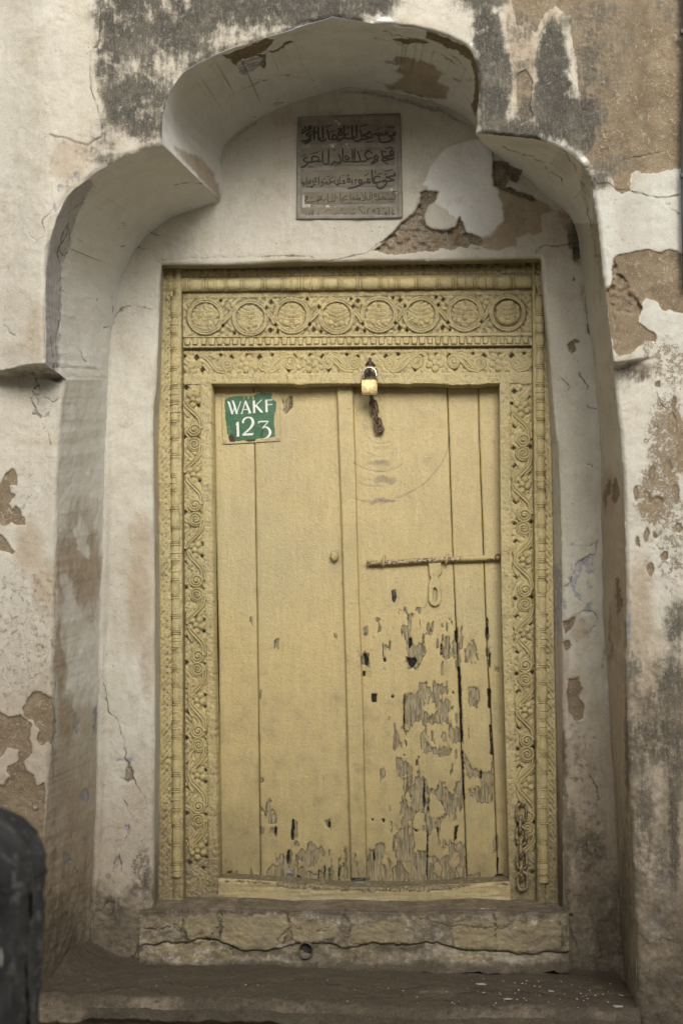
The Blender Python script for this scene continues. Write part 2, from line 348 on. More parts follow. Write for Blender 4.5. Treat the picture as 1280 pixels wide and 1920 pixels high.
MAT['sign_green'] = simple_mat('green_enamel', c3(.013, .078, .026), c3(.022, .105, .038), .35, 0, 25, .0008, c3(.06, .15, .06), .36)
MAT['sign_white'] = simple_mat('white_enamel', c3(.66, .66, .58), c3(.58, .58, .50), .35, 0, 40, .0005)
MAT['sign_rust'] = simple_mat('rusty_enamel_chip', c3(.085, .035, .02), c3(.05, .02, .012), .8, 0, 90, .002)
MAT['bollard'] = simple_mat('dark_weathered_stone', c3(.034, .032, .031), c3(.072, .068, .065), .9, 0, 14, .012, c3(.15, .145, .135), .40)
MAT['dirtstone'] = None
MAT['paper'] = simple_mat('pale_flake', c3(.55, .52, .45), c3(.42, .40, .35), .8, 0, 60, .001)
MAT['street'] = simple_mat('dusty_street', c3(.42, .39, .33), c3(.48, .45, .38), .95, 0, 5, .02)
MAT['pipe'] = simple_mat('dark_blue_grey_pipe', c3(.05, .055, .065), c3(.07, .075, .085), .55, 0, 10, .001)
# ------------------------------------------------------------------ the wall with its lobed niche
S_F = [[(56,2060),(66,1853),(80,1597),(98,1400),(102,1222),(107,993),(113,850),(118,765),(124,711)],
       [(124,711),(86,682)],
       [(86,682),(85,582),(87,504),(91,460),(101,426),(112,398),(127,368),(165,335),(200,311),(250,288),(305,272)],
       [(305,272),(305,245),(306,215),(315,180),(332,150),(360,125),(405,102),(450,86),(500,70),(555,52),(600,38),(622,31)],
       [(622,31),(680,41),(740,48),(795,57),(840,71),(875,90),(890,112),(896,140),(898,175),(895,215),(892,250)],
       [(892,250),(940,254),(1005,262),(1050,277),(1080,297),(1100,327),(1111,370),(1120,425),(1127,490),(1133,540),(1143,621),(1150,678)],
       [(1150,678),(1148,693)],
       [(1148,693),(1156,765),(1165,850),(1171,993),(1173,1136),(1173,1222),(1176,1394),(1184,1564),(1189,1695),(1193,1860),(1197,2060)]]
S_B = [[(162,1990),(170,1800),(178,1650),(184,1500),(187,1340),(190,1165),(195,1022),(200,850),(203,760),(205,711)],
       [(205,711),(206,690)],
       [(206,690),(209,634),(216,590),(228,530),(245,486),(262,460),(285,435),(318,413),(350,400),(388,388),(415,378)],
       [(415,378),(420,350),(416,315),(421,280),(440,256),(480,228),(530,203),(580,184),(650,165)],
       [(650,165),(715,172),(790,187),(840,205),(870,220),(890,238),(903,255),(911,276)],
       [(911,276),(945,302),(980,328),(1015,362),(1060,398),(1078,432),(1086,475),(1090,515),(1098,580),(1108,640),(1113,680)],
       [(1113,680),(1114,694)],
       [(1114,694),(1119,765),(1125,850),(1126,1022),(1128,1136),(1136,1251),(1145,1394),(1154,1564),(1160,1695),(1168,1840),(1172,1990)]]
def resamp(p, n):
    p = cat(p, 10); L = np.r_[0, np.cumsum(np.hypot(*(np.diff(p, axis=0).T)))]
    t = np.linspace(0, L[-1], n); return np.c_[np.interp(t, L, p[:, 0]), np.interp(t, L, p[:, 1])]
seg_n = [int(np.hypot(*(np.diff(cat(f, 10), axis=0).T)).sum()/2.4)+2 for f in S_F]
OF = np.concatenate([resamp(f, n)[(0 if i == 0 else 1):] for i, (f, n) in enumerate(zip(S_F, seg_n))])
OB = np.concatenate([resamp(b, n)[(0 if i == 0 else 1):] for i, (b, n) in enumerate(zip(S_B, seg_n))])
wob = fbm(OF[:, 0]/22, OF[:, 1]/22, 4, 5)*2.2; tn_ = np.gradient(OF, axis=0); tn_ /= np.hypot(tn_[:, 0], tn_[:, 1])[:, None]
OF = OF+np.c_[-tn_[:, 1], tn_[:, 0]]*wob[:, None]
wob2 = fbm(OB[:, 0]/40, OB[:, 1]/40, 3, 9)*2.0; OB = OB+np.c_[wob2, wob2*.6]

def Yfront(x, y):
    p = np.where(x < 300, .20-.08*sm(110, 300, x)-.11*(1-sm(-40, 100, x)), .12)
    p = np.where(x > 1130, .12*(1-sm(1140, 1232, x)), p)
    y1 = np.where(x < 600, 682+14*(1-sm(-10, 70, x)), 678-10*sm(1150, 1226, x)); y2 = np.where(x < 600, 710-7*(1-sm(-10, 90, x)), 693-20*sm(1150, 1226, x))
    t = np.clip((y2-y)/(y2-y1), 0, 1); return -p*t*sm(-260, -40, x)

def layers(X, Y, where):
    """stains, coats and losses traced on the photograph, by surface; pixels in, attributes out"""
    wx = X+fbm(X/16, Y/16, 4, 21)*5+fbm(X/5, Y/5, 2, 3)*1.4; wy = Y+fbm(X/16, Y/16, 4, 33)*5+fbm(X/5, Y/5, 2, 8)*1.4
    A = {k: np.full(X.shape, -30.0) for k in ('bare', 'brick', 'blue', 'white', 'grey', 'lilac')}
    for k in ('mould', 'tan', 'speck', 'dirt', 'yellow'): A[k] = np.zeros(X.shape)
    A['crack'] = np.full(X.shape, 40.0); A['deep'] = np.zeros(X.shape)
    def pol(k, *pts, cut=False):
        s = sdf(pts, wx, wy)
        A[k] = np.minimum(A[k], -s) if cut else np.maximum(A[k], s)
    def bl(k, *bs):
        for b in bs: A[k] = np.maximum(A[k], blob(wx, wy, *b))
    def crack(*pts, amp=5):
        q = cat(pts, 5); d, s = pdist(q, X+fbm(X/9, Y/9, 3, 44)*amp, Y+fbm(X/9, Y/9, 3, 55)*amp)
        A['crack'] = np.where(d < np.abs(A['crack']), d, A['crack'])
    def line(k, *pts, w=3):
        d, s = pdist(pts, wx, wy); A[k] = np.maximum(A[k], w-d)
    if where == 'front':
        A['tan'] = .20+.14*fbm(X/60, Y/110, 4, 301)
        L = sdf([(198,-400),(195,0),(190,75),(172,95),(172,160),(182,195),(192,230),(190,255),(178,262),(165,272),(130,260),(95,253),(102,295),(95,310),(98,345),(102,375),(95,410),(90,450),(200,440),(600,200),(980,-400)], wx, wy)
        A['layer'] = L
        bl('mould', (430,20,140,60,.85), (560,10,110,45,1), (330,50,70,75,.85), (235,30,55,75,.9), (215,130,35,60,.55), (235,195,45,60,.9), (275,238,55,36,.75), (345,115,60,40,.6), (205,250,30,40,.45), (690,5,60,30,.8), (610,20,60,30,.9), (225,300,60,18,.55), (400,88,40,20,.5), (300,180,40,50,.45), (150,345,40,25,.35))
        bl('tan', (250,60,80,90,.35), (300,160,90,110,.4), (780,30,60,40,.18), (130,300,45,55,.62), (95,60,100,25,.22), (60,200,60,40,.15), (60,575,25,60,.35), (120,115,60,30,.12), (820,50,30,25,.35), (700,40,30,20,.3))
        A['mould'] = np.maximum(A['mould'], sm(-2, 14, L)*(X < 700)*(.62+.30*fbm(X/45, Y/60, 3, 201))*sm(330, 200, Y)); A['tan'] = np.maximum(A['tan'], sm(-2, 14, L)*.38*(X < 760))
        A['mould'] *= np.clip(.95+.45*fbm(X/14, Y/22, 4, 203), 0, 1.3); A['tan'] = np.maximum(A['tan'], (X > 740)*(X < 1000)*(Y < 250)*.25)
        # two black runs under the spouts
        for c in ([(882,40),(905,4),(925,8),(940,60),(955,110),(962,150),(955,195),(940,245),(900,252),(893,180),(884,90)], [(1006,70),(1022,40),(1036,28),(1058,66),(1070,130),(1082,180),(1088,245),(1092,285),(1040,265),(1002,252),(998,180),(1004,110)]):
            A['mould'] = np.maximum(A['mould'], sm(-14, 16, sdf(c, wx, wy)+5*fbm(X/8, Y/14, 4, 205))*(.92+.25*fbm(X/9, Y/15, 4, 207)))
        bl('mould', (990,248,100,22,.8), (1095,225,35,75,.75), (1120,120,50,95,.5), (1110,30,60,40,.45), (970,240,60,25,.7), (1140,300,50,22,.4), (1120,335,30,20,.6), (1200,40,70,50,.25), (900,-30,60,60,.8), (1040,-20,80,30,.4))
        bl('tan', (978,120,30,120,.55), (1000,20,70,60,.7), (1100,340,40,30,.4))
        pol('bare', (1060,-60),(1072,60),(1080,120),(1086,180),(1090,240),(1092,290),(1110,315),(1135,318),(1150,335),(1152,354),(1168,362),(1180,356),(1178,335),(1190,320),(1215,325),(1240,322),(1262,316),(1290,310),(1400,318),(1440,250),(1420,120),(1460,-80))
        pol('bare', (960,-60),(955,-10),(962,20),(968,48),(985,40),(1000,62),(1018,28),(1040,10),(1066,30),(1080,-60))
        pol('bare', (968,140),(985,132),(996,150),(994,190),(998,225),(975,235),(966,200))
        bl('mould', (1240,25,60,40,.3), (978,110,34,120,.42), (985,215,30,40,.55), (1105,230,40,80,.5), (1150,70,60,60,.35), (1130,320,50,18,.45))
        bl('tan', (980,110,40,120,.75), (935,300,10,10,.3)); A['white'] = np.maximum(A['white'], np.where((X > 1130) & (Y < 90), 3-14*np.abs(fbm(X/16, Y/30, 4, 88))-Y*.05, -30))
        pol('bare', (1148,485),(1160,478),(1185,473),(1215,467),(1240,474),(1258,466),(1280,480),(1340,500),(1360,560),(1330,610),(1300,600),(1290,590),(1262,585),(1245,580),(1228,566),(1210,557),(1202,570),(1198,592),(1197,605),(1215,618),(1228,625),(1230,640),(1210,638),(1190,655),(1180,664),(1160,668),(1148,655),(1147,640),(1140,600),(1133,548),(1145,535),(1147,520))
        A['deep'] = np.maximum(A['deep'], sm(-2, 4, sdf([(1148,485),(1158,510),(1172,520),(1180,545),(1195,560),(1202,580),(1190,590),(1165,585),(1150,600),(1136,570),(1134,545),(1145,535)], wx, wy)))
        pol('white', (1112,330),(1150,356),(1180,358),(1215,330),(1280,310),(1460,300),(1460,480),(1280,475),(1240,466),(1200,466),(1150,480),(1146,520),(1133,540),(1122,450),(1115,370))
        pol('white', (1200,570),(1212,557),(1228,566),(1246,582),(1290,592),(1330,700),(1250,640),(1215,618),(1197,600))
        for b in ((1058,133,8,10),(1053,117,4,8),(884,84,5,6),(933,162,5,6),(1040,265,14,4),(1092,302,8,5),(720,38,14,5)):
            q_ = 1-np.hypot((wx-b[0])/b[2], (wy-b[1])/b[3]); A['white'] = np.maximum(A['white'], np.where(q_ > 0, 27+q_*20, -30))
        for l in ([(555,50),(600,36),(622,30),(700,43)], [(700,44),(718,34),(726,36),(740,46)], [(935,253),(1005,258),(1050,274),(1085,300)], [(362,122),(405,99)], [(303,215),(312,180),(330,148)], [(900,130),(901,200)], [(1098,318),(1112,368)], [(1005,256),(1018,252),(1040,264)]): d_ = pdist(l, wx, wy)[0]; A['white'] = np.maximum(A['white'], np.where(d_ < 6, 22+(5.5-d_)*2.6, -30))
        crack((1092,312),(1140,320),(1170,300),(1240,285), amp=3)
        crack((1113,337),(1123,347),(1140,344),(1155,355),(1180,358),(1215,368),(1245,371),(1290,362), amp=2)
        crack((1112,336),(1122,346),(1140,343),(1155,354),(1180,357),(1215,367),(1245,370),(1290,361),(1400,350), amp=2)
        crack((1140,345),(1128,352),(1105,362), amp=2)
        crack((1249,1400),(1255,1480),(1258,1540),(1263,1600),(1268,1650)); crack((1190,1755),(1215,1768),(1240,1760),(1290,1772),(1400,1775))
        crack((95,398),(80,415),(85,440),(70,450),(62,460), amp=3); crack((70,450),(60,445),(55,436), amp=2); crack((62,700),(75,732),(60,745)); crack((120,712),(118,735),(100,752),(85,745)); crack((58,742),(66,770),(80,782),(100,760)); crack((78,795),(92,815),(95,835)); crack((70,720),(62,735),(72,752),(62,775),(90,780)); crack((5,600),(20,625),(30,628))
        crack((1231,735),(1240,760),(1258,775),(1262,800)); crack((1120,480),(1128,520),(1134,560),(1142,640), amp=2)
        crack((190,0),(186,80),(170,95),(171,160),(183,200),(193,240), amp=2); crack((1248,380),(1262,395),(1275,400))
        # lower left
        pol('bare', (24,879),(34,893),(33,910),(20,912),(22,925),(31,930),(27,933),(17,945),(22,956),(28,949),(37,953),(50,976),(48,987),(40,987),(23,979),(9,985),(-20,975),(-38,950),(-30,930),(-50,915),(-22,900),(0,905),(10,888))
        pol('bare', (0,1002),(14,1012),(20,1030),(30,1036),(22,1040),(10,1034),(-25,1030),(-34,1016),(-18,1004))
        pol('bare', (46,1325),(60,1300),(75,1296),(92,1305),(100,1310),(104,1340),(98,1400),(92,1390),(80,1400),(70,1390),(74,1370),(62,1350),(45,1345))
        pol('bare', (-60,1335),(-30,1318),(0,1330),(15,1345),(40,1340),(60,1360),(55,1385),(62,1410),(45,1430),(52,1446),(66,1456),(68,1475),(84,1468),(88,1485),(84,1530),(78,1620),(30,1650),(-20,1630),(-66,1570),(-48,1500),(-85,1440),(-55,1390))
        for c in ([(0,1418),(20,1400),(38,1405),(34,1425),(12,1440),(20,1458),(8,1472),(-10,1470),(-110,1460),(-110,1420)], [(62,1508),(72,1508),(72,1516),(64,1516)]): pol('bare', *c, cut=True)
        bl('tan', (55,1030,32,60,.7), (90,1100,35,60,.75), (30,990,40,25,.3), (70,620,30,70,.62), (20,1390,90,90,.6), (100,1150,20,90,.5), (40,655,40,18,.5), (60,1300,60,40,.4))
        A['speck'] = np.maximum(A['speck'], sm(1000, 1090, Y)*(1-sm(1290, 1420, Y))*.55*(X < 300)); bl('speck', (30,930,60,70,.5), (0,860,20,40,.3))
        bl('dirt', (40,1750,90,180,.9), (90,1480,14,100,.4), (70,1640,20,200,.5), (60,698,60,10,.75), (100,706,40,9,.9)); A['dirt'] = np.maximum(A['dirt'], sm(1600, 1900, Y)*.95*(X < 400)); A['tan'] = np.maximum(A['tan'], (X < 400)*sm(980, 1380, Y+fbm(X/30, Y/50, 3, 16)*120)*.62)  # includes a darker band along the left impost underside
        # lower right
        bl('speck', (1250,830,45,110,1.05), (1230,930,45,70,1.1), (1262,1010,40,120,.8), (1205,760,40,70,.35), (1258,680,50,60,.8), (1225,655,35,35,.75), (1215,1040,30,60,.5), (1190,720,30,50,.35))
        for b in ((1258,795,8,26),(1276,850,9,40),(1220,890,7,16),(1231,942,13,10),(1251,875,6,14),(1266,928,6,20),(1211,1000,5,12),(1246,1043,8,8),(1192,925,5,14),(1212,932,6,12),(1231,720,6,7),(1262,760,5,16),(1272,990,8,10),(1195,1015,4,10),(1218,1068,5,14),(1228,1004,4,8)):
            A['bare'] = np.maximum(A['bare'], (1-np.hypot((wx-b[0])/b[2], (wy-b[1])/b[3]))*min(b[2:]))
        R_ = (X > 900)
        A['tan'] = np.maximum(A['tan'], R_*sm(1060, 1320, Y+fbm(X/30, Y/60, 3, 6)*90)*.85); bl('tan', (1240,690,50,40,.35), (1200,1150,30,130,.75), (1185,700,30,25,.4))
        bl('mould', (1235,1385,70,55,.68), (1258,1290,35,70,.62), (1195,1400,30,70,.6), (1265,1450,22,60,.6), (1205,1550,24,110,.55), (1240,1610,20,60,.5), (1262,1560,12,150,.7), (1190,700,40,16,.6), (1230,1880,60,60,.95), (1265,1180,25,60,.6), (1190,1240,14,80,.4), (1200,1640,20,60,.45), (1225,1330,40,50,.5), (1280,1820,30,80,.7), (1175,1740,12,90,.5))
        pol('grey', (1186,1590),(1200,1560),(1215,1600),(1222,1560),(1240,1575),(1262,1600),(1272,1680),(1280,1760),(1240,1768),(1215,1770),(1193,1740),(1190,1660)); pol('grey', (1225,1580),(1238,1575),(1248,1592),(1240,1612),(1228,1608)); pol('grey', (1215,1418),(1240,1408),(1255,1440),(1250,1490),(1235,1540),(1200,1500),(1205,1440))
        for b in ((1179,1180,5,30),(1233,1300,3,26),(1235,1340,4,20),(1245,1650,18,24),(1230,1720,12,20),(1178,1260,4,26)): A['blue'] = np.maximum(A['blue'], (1-np.hypot((wx-b[0])/b[2], (wy-b[1])/b[3]))*min(b[2:])-1)
        for b in ((141,329,6,5),(113,355,6,7),(104,388,5,9),(700,10,10,4),(716,26,6,5)): A['blue'] = np.maximum(A['blue'], (1-np.hypot((wx-b[0])/b[2], (wy-b[1])/b[3]))*min(b[2:]))
        bl('dirt', (1235,1850,80,110,.95), (1190,690,45,12,.8), (1180,1500,10,300,.5), (1172,705,20,40,.4)); A['dirt'] = np.maximum(A['dirt'], R_*sm(1350, 1850, Y)*1.0)  # includes a darker band along the right impost underside
        A['dirt'] = np.maximum(A['dirt'], R_*sm(1180, 1300, Y+fbm(X/40, Y/40, 3, 16)*80)*(.48+.25*fbm(X/18, Y/30, 3, 17)))
    if where == 'reveal':
        A['grey'] = np.where((X < 1000) | (Y < 420), 6-30*sm(1250, 1500, Y), -30.)+0*X
        line('lilac', (98,700),(100,600),(102,520),(108,460),(122,410),(140,380),(160,350), w=13)
        pol('lilac', (86,700),(86,500),(100,420),(130,365),(165,340),(172,352),(150,390),(136,430),(128,470),(118,500),(114,560),(112,610),(108,690),(112,705))
        for c in ([(170,350),(155,380),(130,402),(126,440),(108,470),(114,520),(112,600),(106,640),(110,690)], [(128,420),(118,440),(112,465),(118,480),(128,470),(132,440),(128,420)], [(92,620),(98,650),(106,700)], [(220,430),(232,415),(234,455),(226,464)], [(325,347),(350,341),(380,345)], [(210,555),(213,585)], [(180,575),(188,590),(182,560)], [(208,620),(203,612),(195,615)], [(150,655),(160,680)], [(160,1760),(150,1800),(120,1830)]): crack(*c, amp=3)
        A['tan'] = np.maximum(A['tan'], sm(-6, 6, sdf([(322,272),(345,282),(370,292),(398,318),(405,335),(412,352),(418,380),(405,372),(385,350),(360,322),(335,292)], wx, wy))*.85)
        pol('bare', (412,103),(440,96),(470,84),(500,72),(515,76),(500,92),(480,102),(455,108),(440,114)); pol('bare', (500,96),(520,92),(545,76),(553,78),(535,90),(512,100))
        pol('blue', (444,125),(455,114),(478,104),(497,108),(492,124),(470,136),(450,139)); pol('bare', (430,112),(470,102),(500,98),(496,130),(485,122),(492,108),(472,106),(452,112),(440,124))
        A['tan'] = np.maximum(A['tan'], sm(-4, 4, sdf([(740,104),(765,106),(812,120),(832,140),(820,150),(842,166),(834,186),(790,182),(740,168),(718,160),(748,150),(760,140),(738,132),(752,122),(735,114)], wx, wy))*.95)
        pol('bare', (733,72),(760,70),(790,76),(812,80),(790,84),(760,80),(740,78)); pol('bare', (800,58),(845,74),(880,94),(894,118),(897,150),(896,190),(891,225),(885,190),(889,150),(884,115),(862,98),(830,84),(800,74))
        crack((700,150),(740,165),(790,180),(840,200),(870,215), amp=2); crack((700,70),(780,92),(840,110),(880,145)); crack((840,100),(865,120),(880,150)); crack((820,130),(850,145),(870,165)); crack((720,60),(760,68),(800,76)); crack((450,170),(520,140),(600,150)); crack((480,215),(470,228),(480,240))
        bl('tan', (700,55,140,8,.3), (560,62,60,5,.3))
        for l in ([(640,168),(715,174),(790,189),(840,206),(885,236)],): line('blue', *l, w=1.5)
        for b in ((519,193,12,3),(745,115,18,4),(860,150,20,3)): A['blue'] = np.maximum(A['blue'], (1-np.hypot((wx-b[0])/b[2], (wy-b[1])/b[3]))*min(b[2:]))
        pol('brick', (925,302),(950,305),(980,321),(970,340),(953,336),(946,350),(975,358),(1006,372),(1008,378),(978,371),(942,354),(928,350))
        A['deep'] = np.maximum(A['deep'], sm(-2, 3, sdf([(925,302),(950,305),(978,321),(970,338),(950,338),(940,352),(928,350)], wx, wy)))
        bl('tan', (1000,270,60,14,.3), (1060,300,30,40,.4), (1100,340,14,60,.5), (1115,450,8,90,.55), (1135,640,10,80,.35)); bl('dirt', (1095,330,10,50,.4), (1125,500,5,80,.5), (1146,670,8,20,.4))
        crack((1005,315),(1035,325),(1055,338)); crack((1020,312),(1030,328),(1040,340),(1055,345)); crack((1040,265),(1075,310),(1095,360),(1108,430),(1120,500)); crack((940,275),(980,290),(1040,310)); crack((990,375),(1030,390),(1060,420))
        # left cheek of the niche
        bl('tan', (150,990,38,70,.55), (155,1060,42,90,.85), (120,1070,20,90,.8), (115,1230,14,90,.95), (125,1350,16,60,.75), (170,1150,16,40,.5), (195,460,14,30,.12))
        A['tan'] *= 1-.85*sm(-3, 3, sdf([(151,970),(158,982),(165,1000),(163,1020),(167,1045),(155,1040),(144,1030),(141,1000),(145,985)], wx, wy))
        A['tan'] *= 1-.55*sm(-3, 3, sdf([(113,1078),(124,1075),(133,1095),(150,1150),(165,1168),(196,1160),(200,1420),(150,1420),(130,1260),(112,1200),(120,1120)], wx, wy))
        A['tan'] = np.maximum(A['tan'], sm(1180, 1600, Y+fbm(X/20, Y/60, 3, 19)*90)*.75*(X < 500)); bl('dirt', (110,1780,60,130,.95), (140,1690,40,90,.55), (98,1300,7,180,.65), (100,1650,8,200,.5), (150,1620,30,80,.35)); A['dirt'] = np.maximum(A['dirt'], sm(1640, 1850, Y)*.9)
        for b in ((144,1360,5,18),(104,1370,4,20),(180,1350,4,20),(160,1490,8,14),(135,1540,3,10),(160,1575,3,6),(125,1610,7,12)): A['blue'] = np.maximum(A['blue'], (1-np.hypot((wx-b[0])/b[2], (wy-b[1])/b[3]))*min(b[2:]))
        crack((128,1595),(133,1608),(142,1620),(145,1640)); crack((176,1380),(180,1350),(188,1365))
        # right cheek
        Rr = X > 1000
        A['tan'] = np.maximum(A['tan'], Rr*sm(690, 1050, Y)*.66); bl('tan', (1140,930,20,60,.85), (1155,1150,16,90,.9), (1145,770,20,80,.4))
        for b in ((1139,915,5,18),(1151,920,6,24),(1133,935,4,22),(1157,1120,6,36)): A['bare'] = np.maximum(A['bare'], (1-np.hypot((wx-b[0])/b[2], (wy-b[1])/b[3]))*min(b[2:]))
        bl('dirt', (1176,1350,6,300,.7), (1160,1750,25,200,.8), (1150,1830,30,80,.95), (1143,1200,4,60,.6)); A['dirt'] = np.maximum(A['dirt'], Rr*sm(1180, 1750, Y)*.75)
        bl('mould', (1172,1700,10,160,.5), (1175,1400,6,120,.5))
    if where == 'back':
        # above the door
        pol('grey', (815,300),(835,278),(860,268),(900,262),(922,280),(922,345),(940,375),(945,410),(930,430),(910,446),(880,446),(865,425),(850,405),(830,390),(815,380),(796,345),(805,320))
        A['tan'] = np.maximum(A['tan'], 1.25*sm(-5, 5, sdf([(926,335),(970,362),(1010,376),(1040,392),(1012,402),(1018,432),(1000,440),(990,438),(968,446),(968,460),(930,468),(905,465),(895,452),(918,444),(935,430),(946,410),(940,380)], wx, wy))); A['tan'] = np.maximum(A['tan'], .8*sm(-6, 6, sdf([(1040,392),(1064,400),(1080,430),(1084,458),(1062,440),(1045,415)], wx, wy))); bl('dirt', (965,405,26,34,.45), (1072,428,12,20,.6))
        pol('brick', (700,470),(720,455),(745,425),(770,405),(786,382),(790,364),(805,357),(822,358),(818,375),(803,385),(795,410),(800,424),(830,433),(855,424),(862,405),(876,440),(902,445),(906,456),(896,462),(880,456),(878,466),(905,468),(860,464),(830,468),(800,472),(760,475),(720,477))
        pol('brick', (924,300),(950,305),(980,321),(970,340),(953,336),(946,350),(975,358),(1006,372),(1008,380),(978,372),(942,356),(926,350))
        A['deep'] = np.maximum(A['deep'], sm(-3, 5, A['brick']))
        crack((922,262),(924,300),(926,350), amp=1)
        bl('tan', (800,450,70,14,.4), (770,440,30,20,.3), (1060,430,40,60,.5), (640,480,340,8,.35), (1000,400,40,40,.35), (860,310,40,50,.2), (720,190,80,14,.2), (455,440,70,30,.1))
        line('blue', (650,170),(700,176),(760,188),(830,208),(885,240), w=2.5)
        bl('mould', (1080,440,16,50,.7), (1070,400,20,14,.5))
        crack((688,474),(705,460),(722,450),(745,428),(752,412), amp=2); crack((1010,466),(1018,460),(1045,461),(1078,454),(1086,452), amp=1.5); crack((1015,462),(1005,475)); crack((300,492),(320,486),(560,480),(600,492),(700,470), amp=3)
        crack((225,582),(232,575),(260,574),(285,578)); crack((480,228),(465,240),(440,262),(428,275)); crack((214,608),(222,585),(240,580)); crack((250,462),(285,470),(290,490)); crack((280,436),(300,445))
        # left pier of the niche
        bl('tan', (265,1010,28,60,.62), (262,1120,30,110,.70), (278,1240,18,90,.55), (250,1060,30,80,.45), (240,1180,25,50,.3), (215,1150,10,40,.25), (265,1420,20,60,.35), (240,700,20,70,.08))
        pol('bare', (206,1640),(214,1650),(222,1660),(232,1650),(246,1662),(262,1650),(275,1630),(289,1620),(300,1860),(160,1860),(172,1720),(190,1712)) if False else None
        A['dirt'] = np.maximum(A['dirt'], (X < 400)*sm(1600, 1760, Y+fbm(X/25, Y/25, 3, 61)*70)*1.0); bl('dirt', (205,1690,14,14,.9), (275,1680,20,60,.6), (230,1770,80,60,.95), (285,1500,6,200,.3))
        bl('mould', (215,1710,22,30,.55), (205,1760,40,30,.5)); bl('yellow', (280,1720,18,60,.35))
        bl('speck', (260,1140,30,150,.3), (265,1630,25,60,.8), (240,1560,40,60,.4))
        A['tan'] = np.maximum(A['tan'], (X < 400)*sm(1250, 1620, Y+fbm(X/25, Y/50, 3, 62)*110)*.55)
        crack((192,1265),(200,1290),(202,1330),(220,1350),(228,1380),(236,1420)); crack((232,1420),(245,1435),(250,1455),(240,1462),(228,1460)); crack((250,1455),(262,1480),(275,1510),(270,1520)); crack((232,1500),(240,1515),(248,1530)); crack((242,1545),(236,1570),(225,1600),(228,1632),(240,1648)); crack((172,1712),(190,1708),(205,1690),(215,1700),(210,1722),(225,1730)); crack((288,1768),(262,1772),(252,1792),(235,1798)); crack((216,1560),(214,1640)); crack((175,1710),(178,1780))
        A['brick'] = np.maximum(A['brick'], (1-np.hypot((wx-243)/9, (wy-1450)/16))*9*.6)
        for b in ((232,1425,12,3),(240,1556,3,7),(220,1615,3,6)): A['blue'] = np.maximum(A['blue'], (1-np.hypot((wx-b[0])/b[2], (wy-b[1])/b[3]))*min(b[2:]))
        # right pier
        for c in ([(1075,1060),(1090,1045),(1110,1045),(1112,1075),(1100,1080),(1095,1060),(1085,1080),(1075,1090)], [(1065,1085),(1076,1080),(1080,1110),(1092,1118),(1088,1130),(1076,1122),(1068,1100)], [(1100,1130),(1112,1122),(1110,1145),(1098,1150),(1092,1145)], [(1054,1125),(1066,1135),(1058,1145)], [(1100,1090),(1112,1100),(1110,1112),(1102,1105)], [(1068,1018),(1078,1015),(1076,1026)]): pol('blue', *c)
        crack((1080,1058),(1100,1042),(1115,1040),(1120,1015)); crack((1056,1150),(1062,1170),(1075,1155),(1095,1145),(1112,1150),(1118,1168),(1102,1185)); crack((1072,1060),(1070,1090),(1055,1100)); crack((1075,1022),(1105,1022),(1118,1015)); crack((1095,560),(1100,600)); crack((1040,700),(1065,725),(1050,745)); crack((1100,760),(1118,768)); crack((1100,870),(1115,880)); crack((1085,700),(1100,720),(1098,740))
        for c in ([(1052,1165),(1070,1162),(1085,1155),(1070,1175),(1056,1192)],):
            pol('bare', *c)
        pol('bare', (1054,1205),(1064,1202),(1070,1212),(1060,1222)); pol('bare', (1065,1276),(1082,1272),(1090,1290),(1085,1310),(1096,1320),(1092,1350),(1080,1352),(1066,1330),(1062,1300))
        for b in ((1073,650,7,11),(1081,640,5,4),(1078,523,3,5),(1107,615,5,14),(1101,560,3,30),(1080,475,7,14)): A['bare'] = np.maximum(A['bare'], (1-np.hypot((wx-b[0])/b[2], (wy-b[1])/b[3]))*min(b[2:]))
        bl('tan', (1085,1180,28,30,.55), (1080,1300,25,70,.6), (1085,1450,45,60,.45), (1120,1500,30,120,.45), (1075,1500,25,60,.5), (1060,1280,10,120,.6), (1110,1380,20,40,.35), (1100,560,14,80,.35))
        Rp = X > 900; A['tan'] = np.maximum(A['tan'], Rp*(.16+sm(1080, 1600, Y+fbm(X/25, Y/40, 4, 63)*160)*.66))
        bl('dirt', (1100,1600,40,60,.7), (1090,1810,50,60,.95), (1070,1560,16,60,.7), (1062,1690,10,90,.9), (1120,1700,30,60,.5), (1120,1750,12,70,.75), (1058,1500,6,160,.8), (1100,1450,30,40,.45)); A['dirt'] = np.maximum(A['dirt'], Rp*sm(1400, 1800, Y)*.85)
        bl('mould', (1100,1590,30,40,.5), (1064,1600,12,80,.45), (1055,1420,6,60,.5), (1095,540,10,50,.3), (1130,1240,6,40,.3))
        bl('speck', (1085,560,40,90,.35), (1090,950,40,120,.2), (1080,1400,40,100,.6), (1110,1560,40,120,.6), (1100,1180,30,50,.5))
        crack((1054,1670),(1064,1690),(1066,1730),(1075,1760),(1090,1790),(1118,1800),(1122,1836)); crack((1118,1700),(1112,1725),(1122,1760),(1128,1790),(1118,1800)); crack((1104,1450),(1115,1475),(1120,1500))
    return A
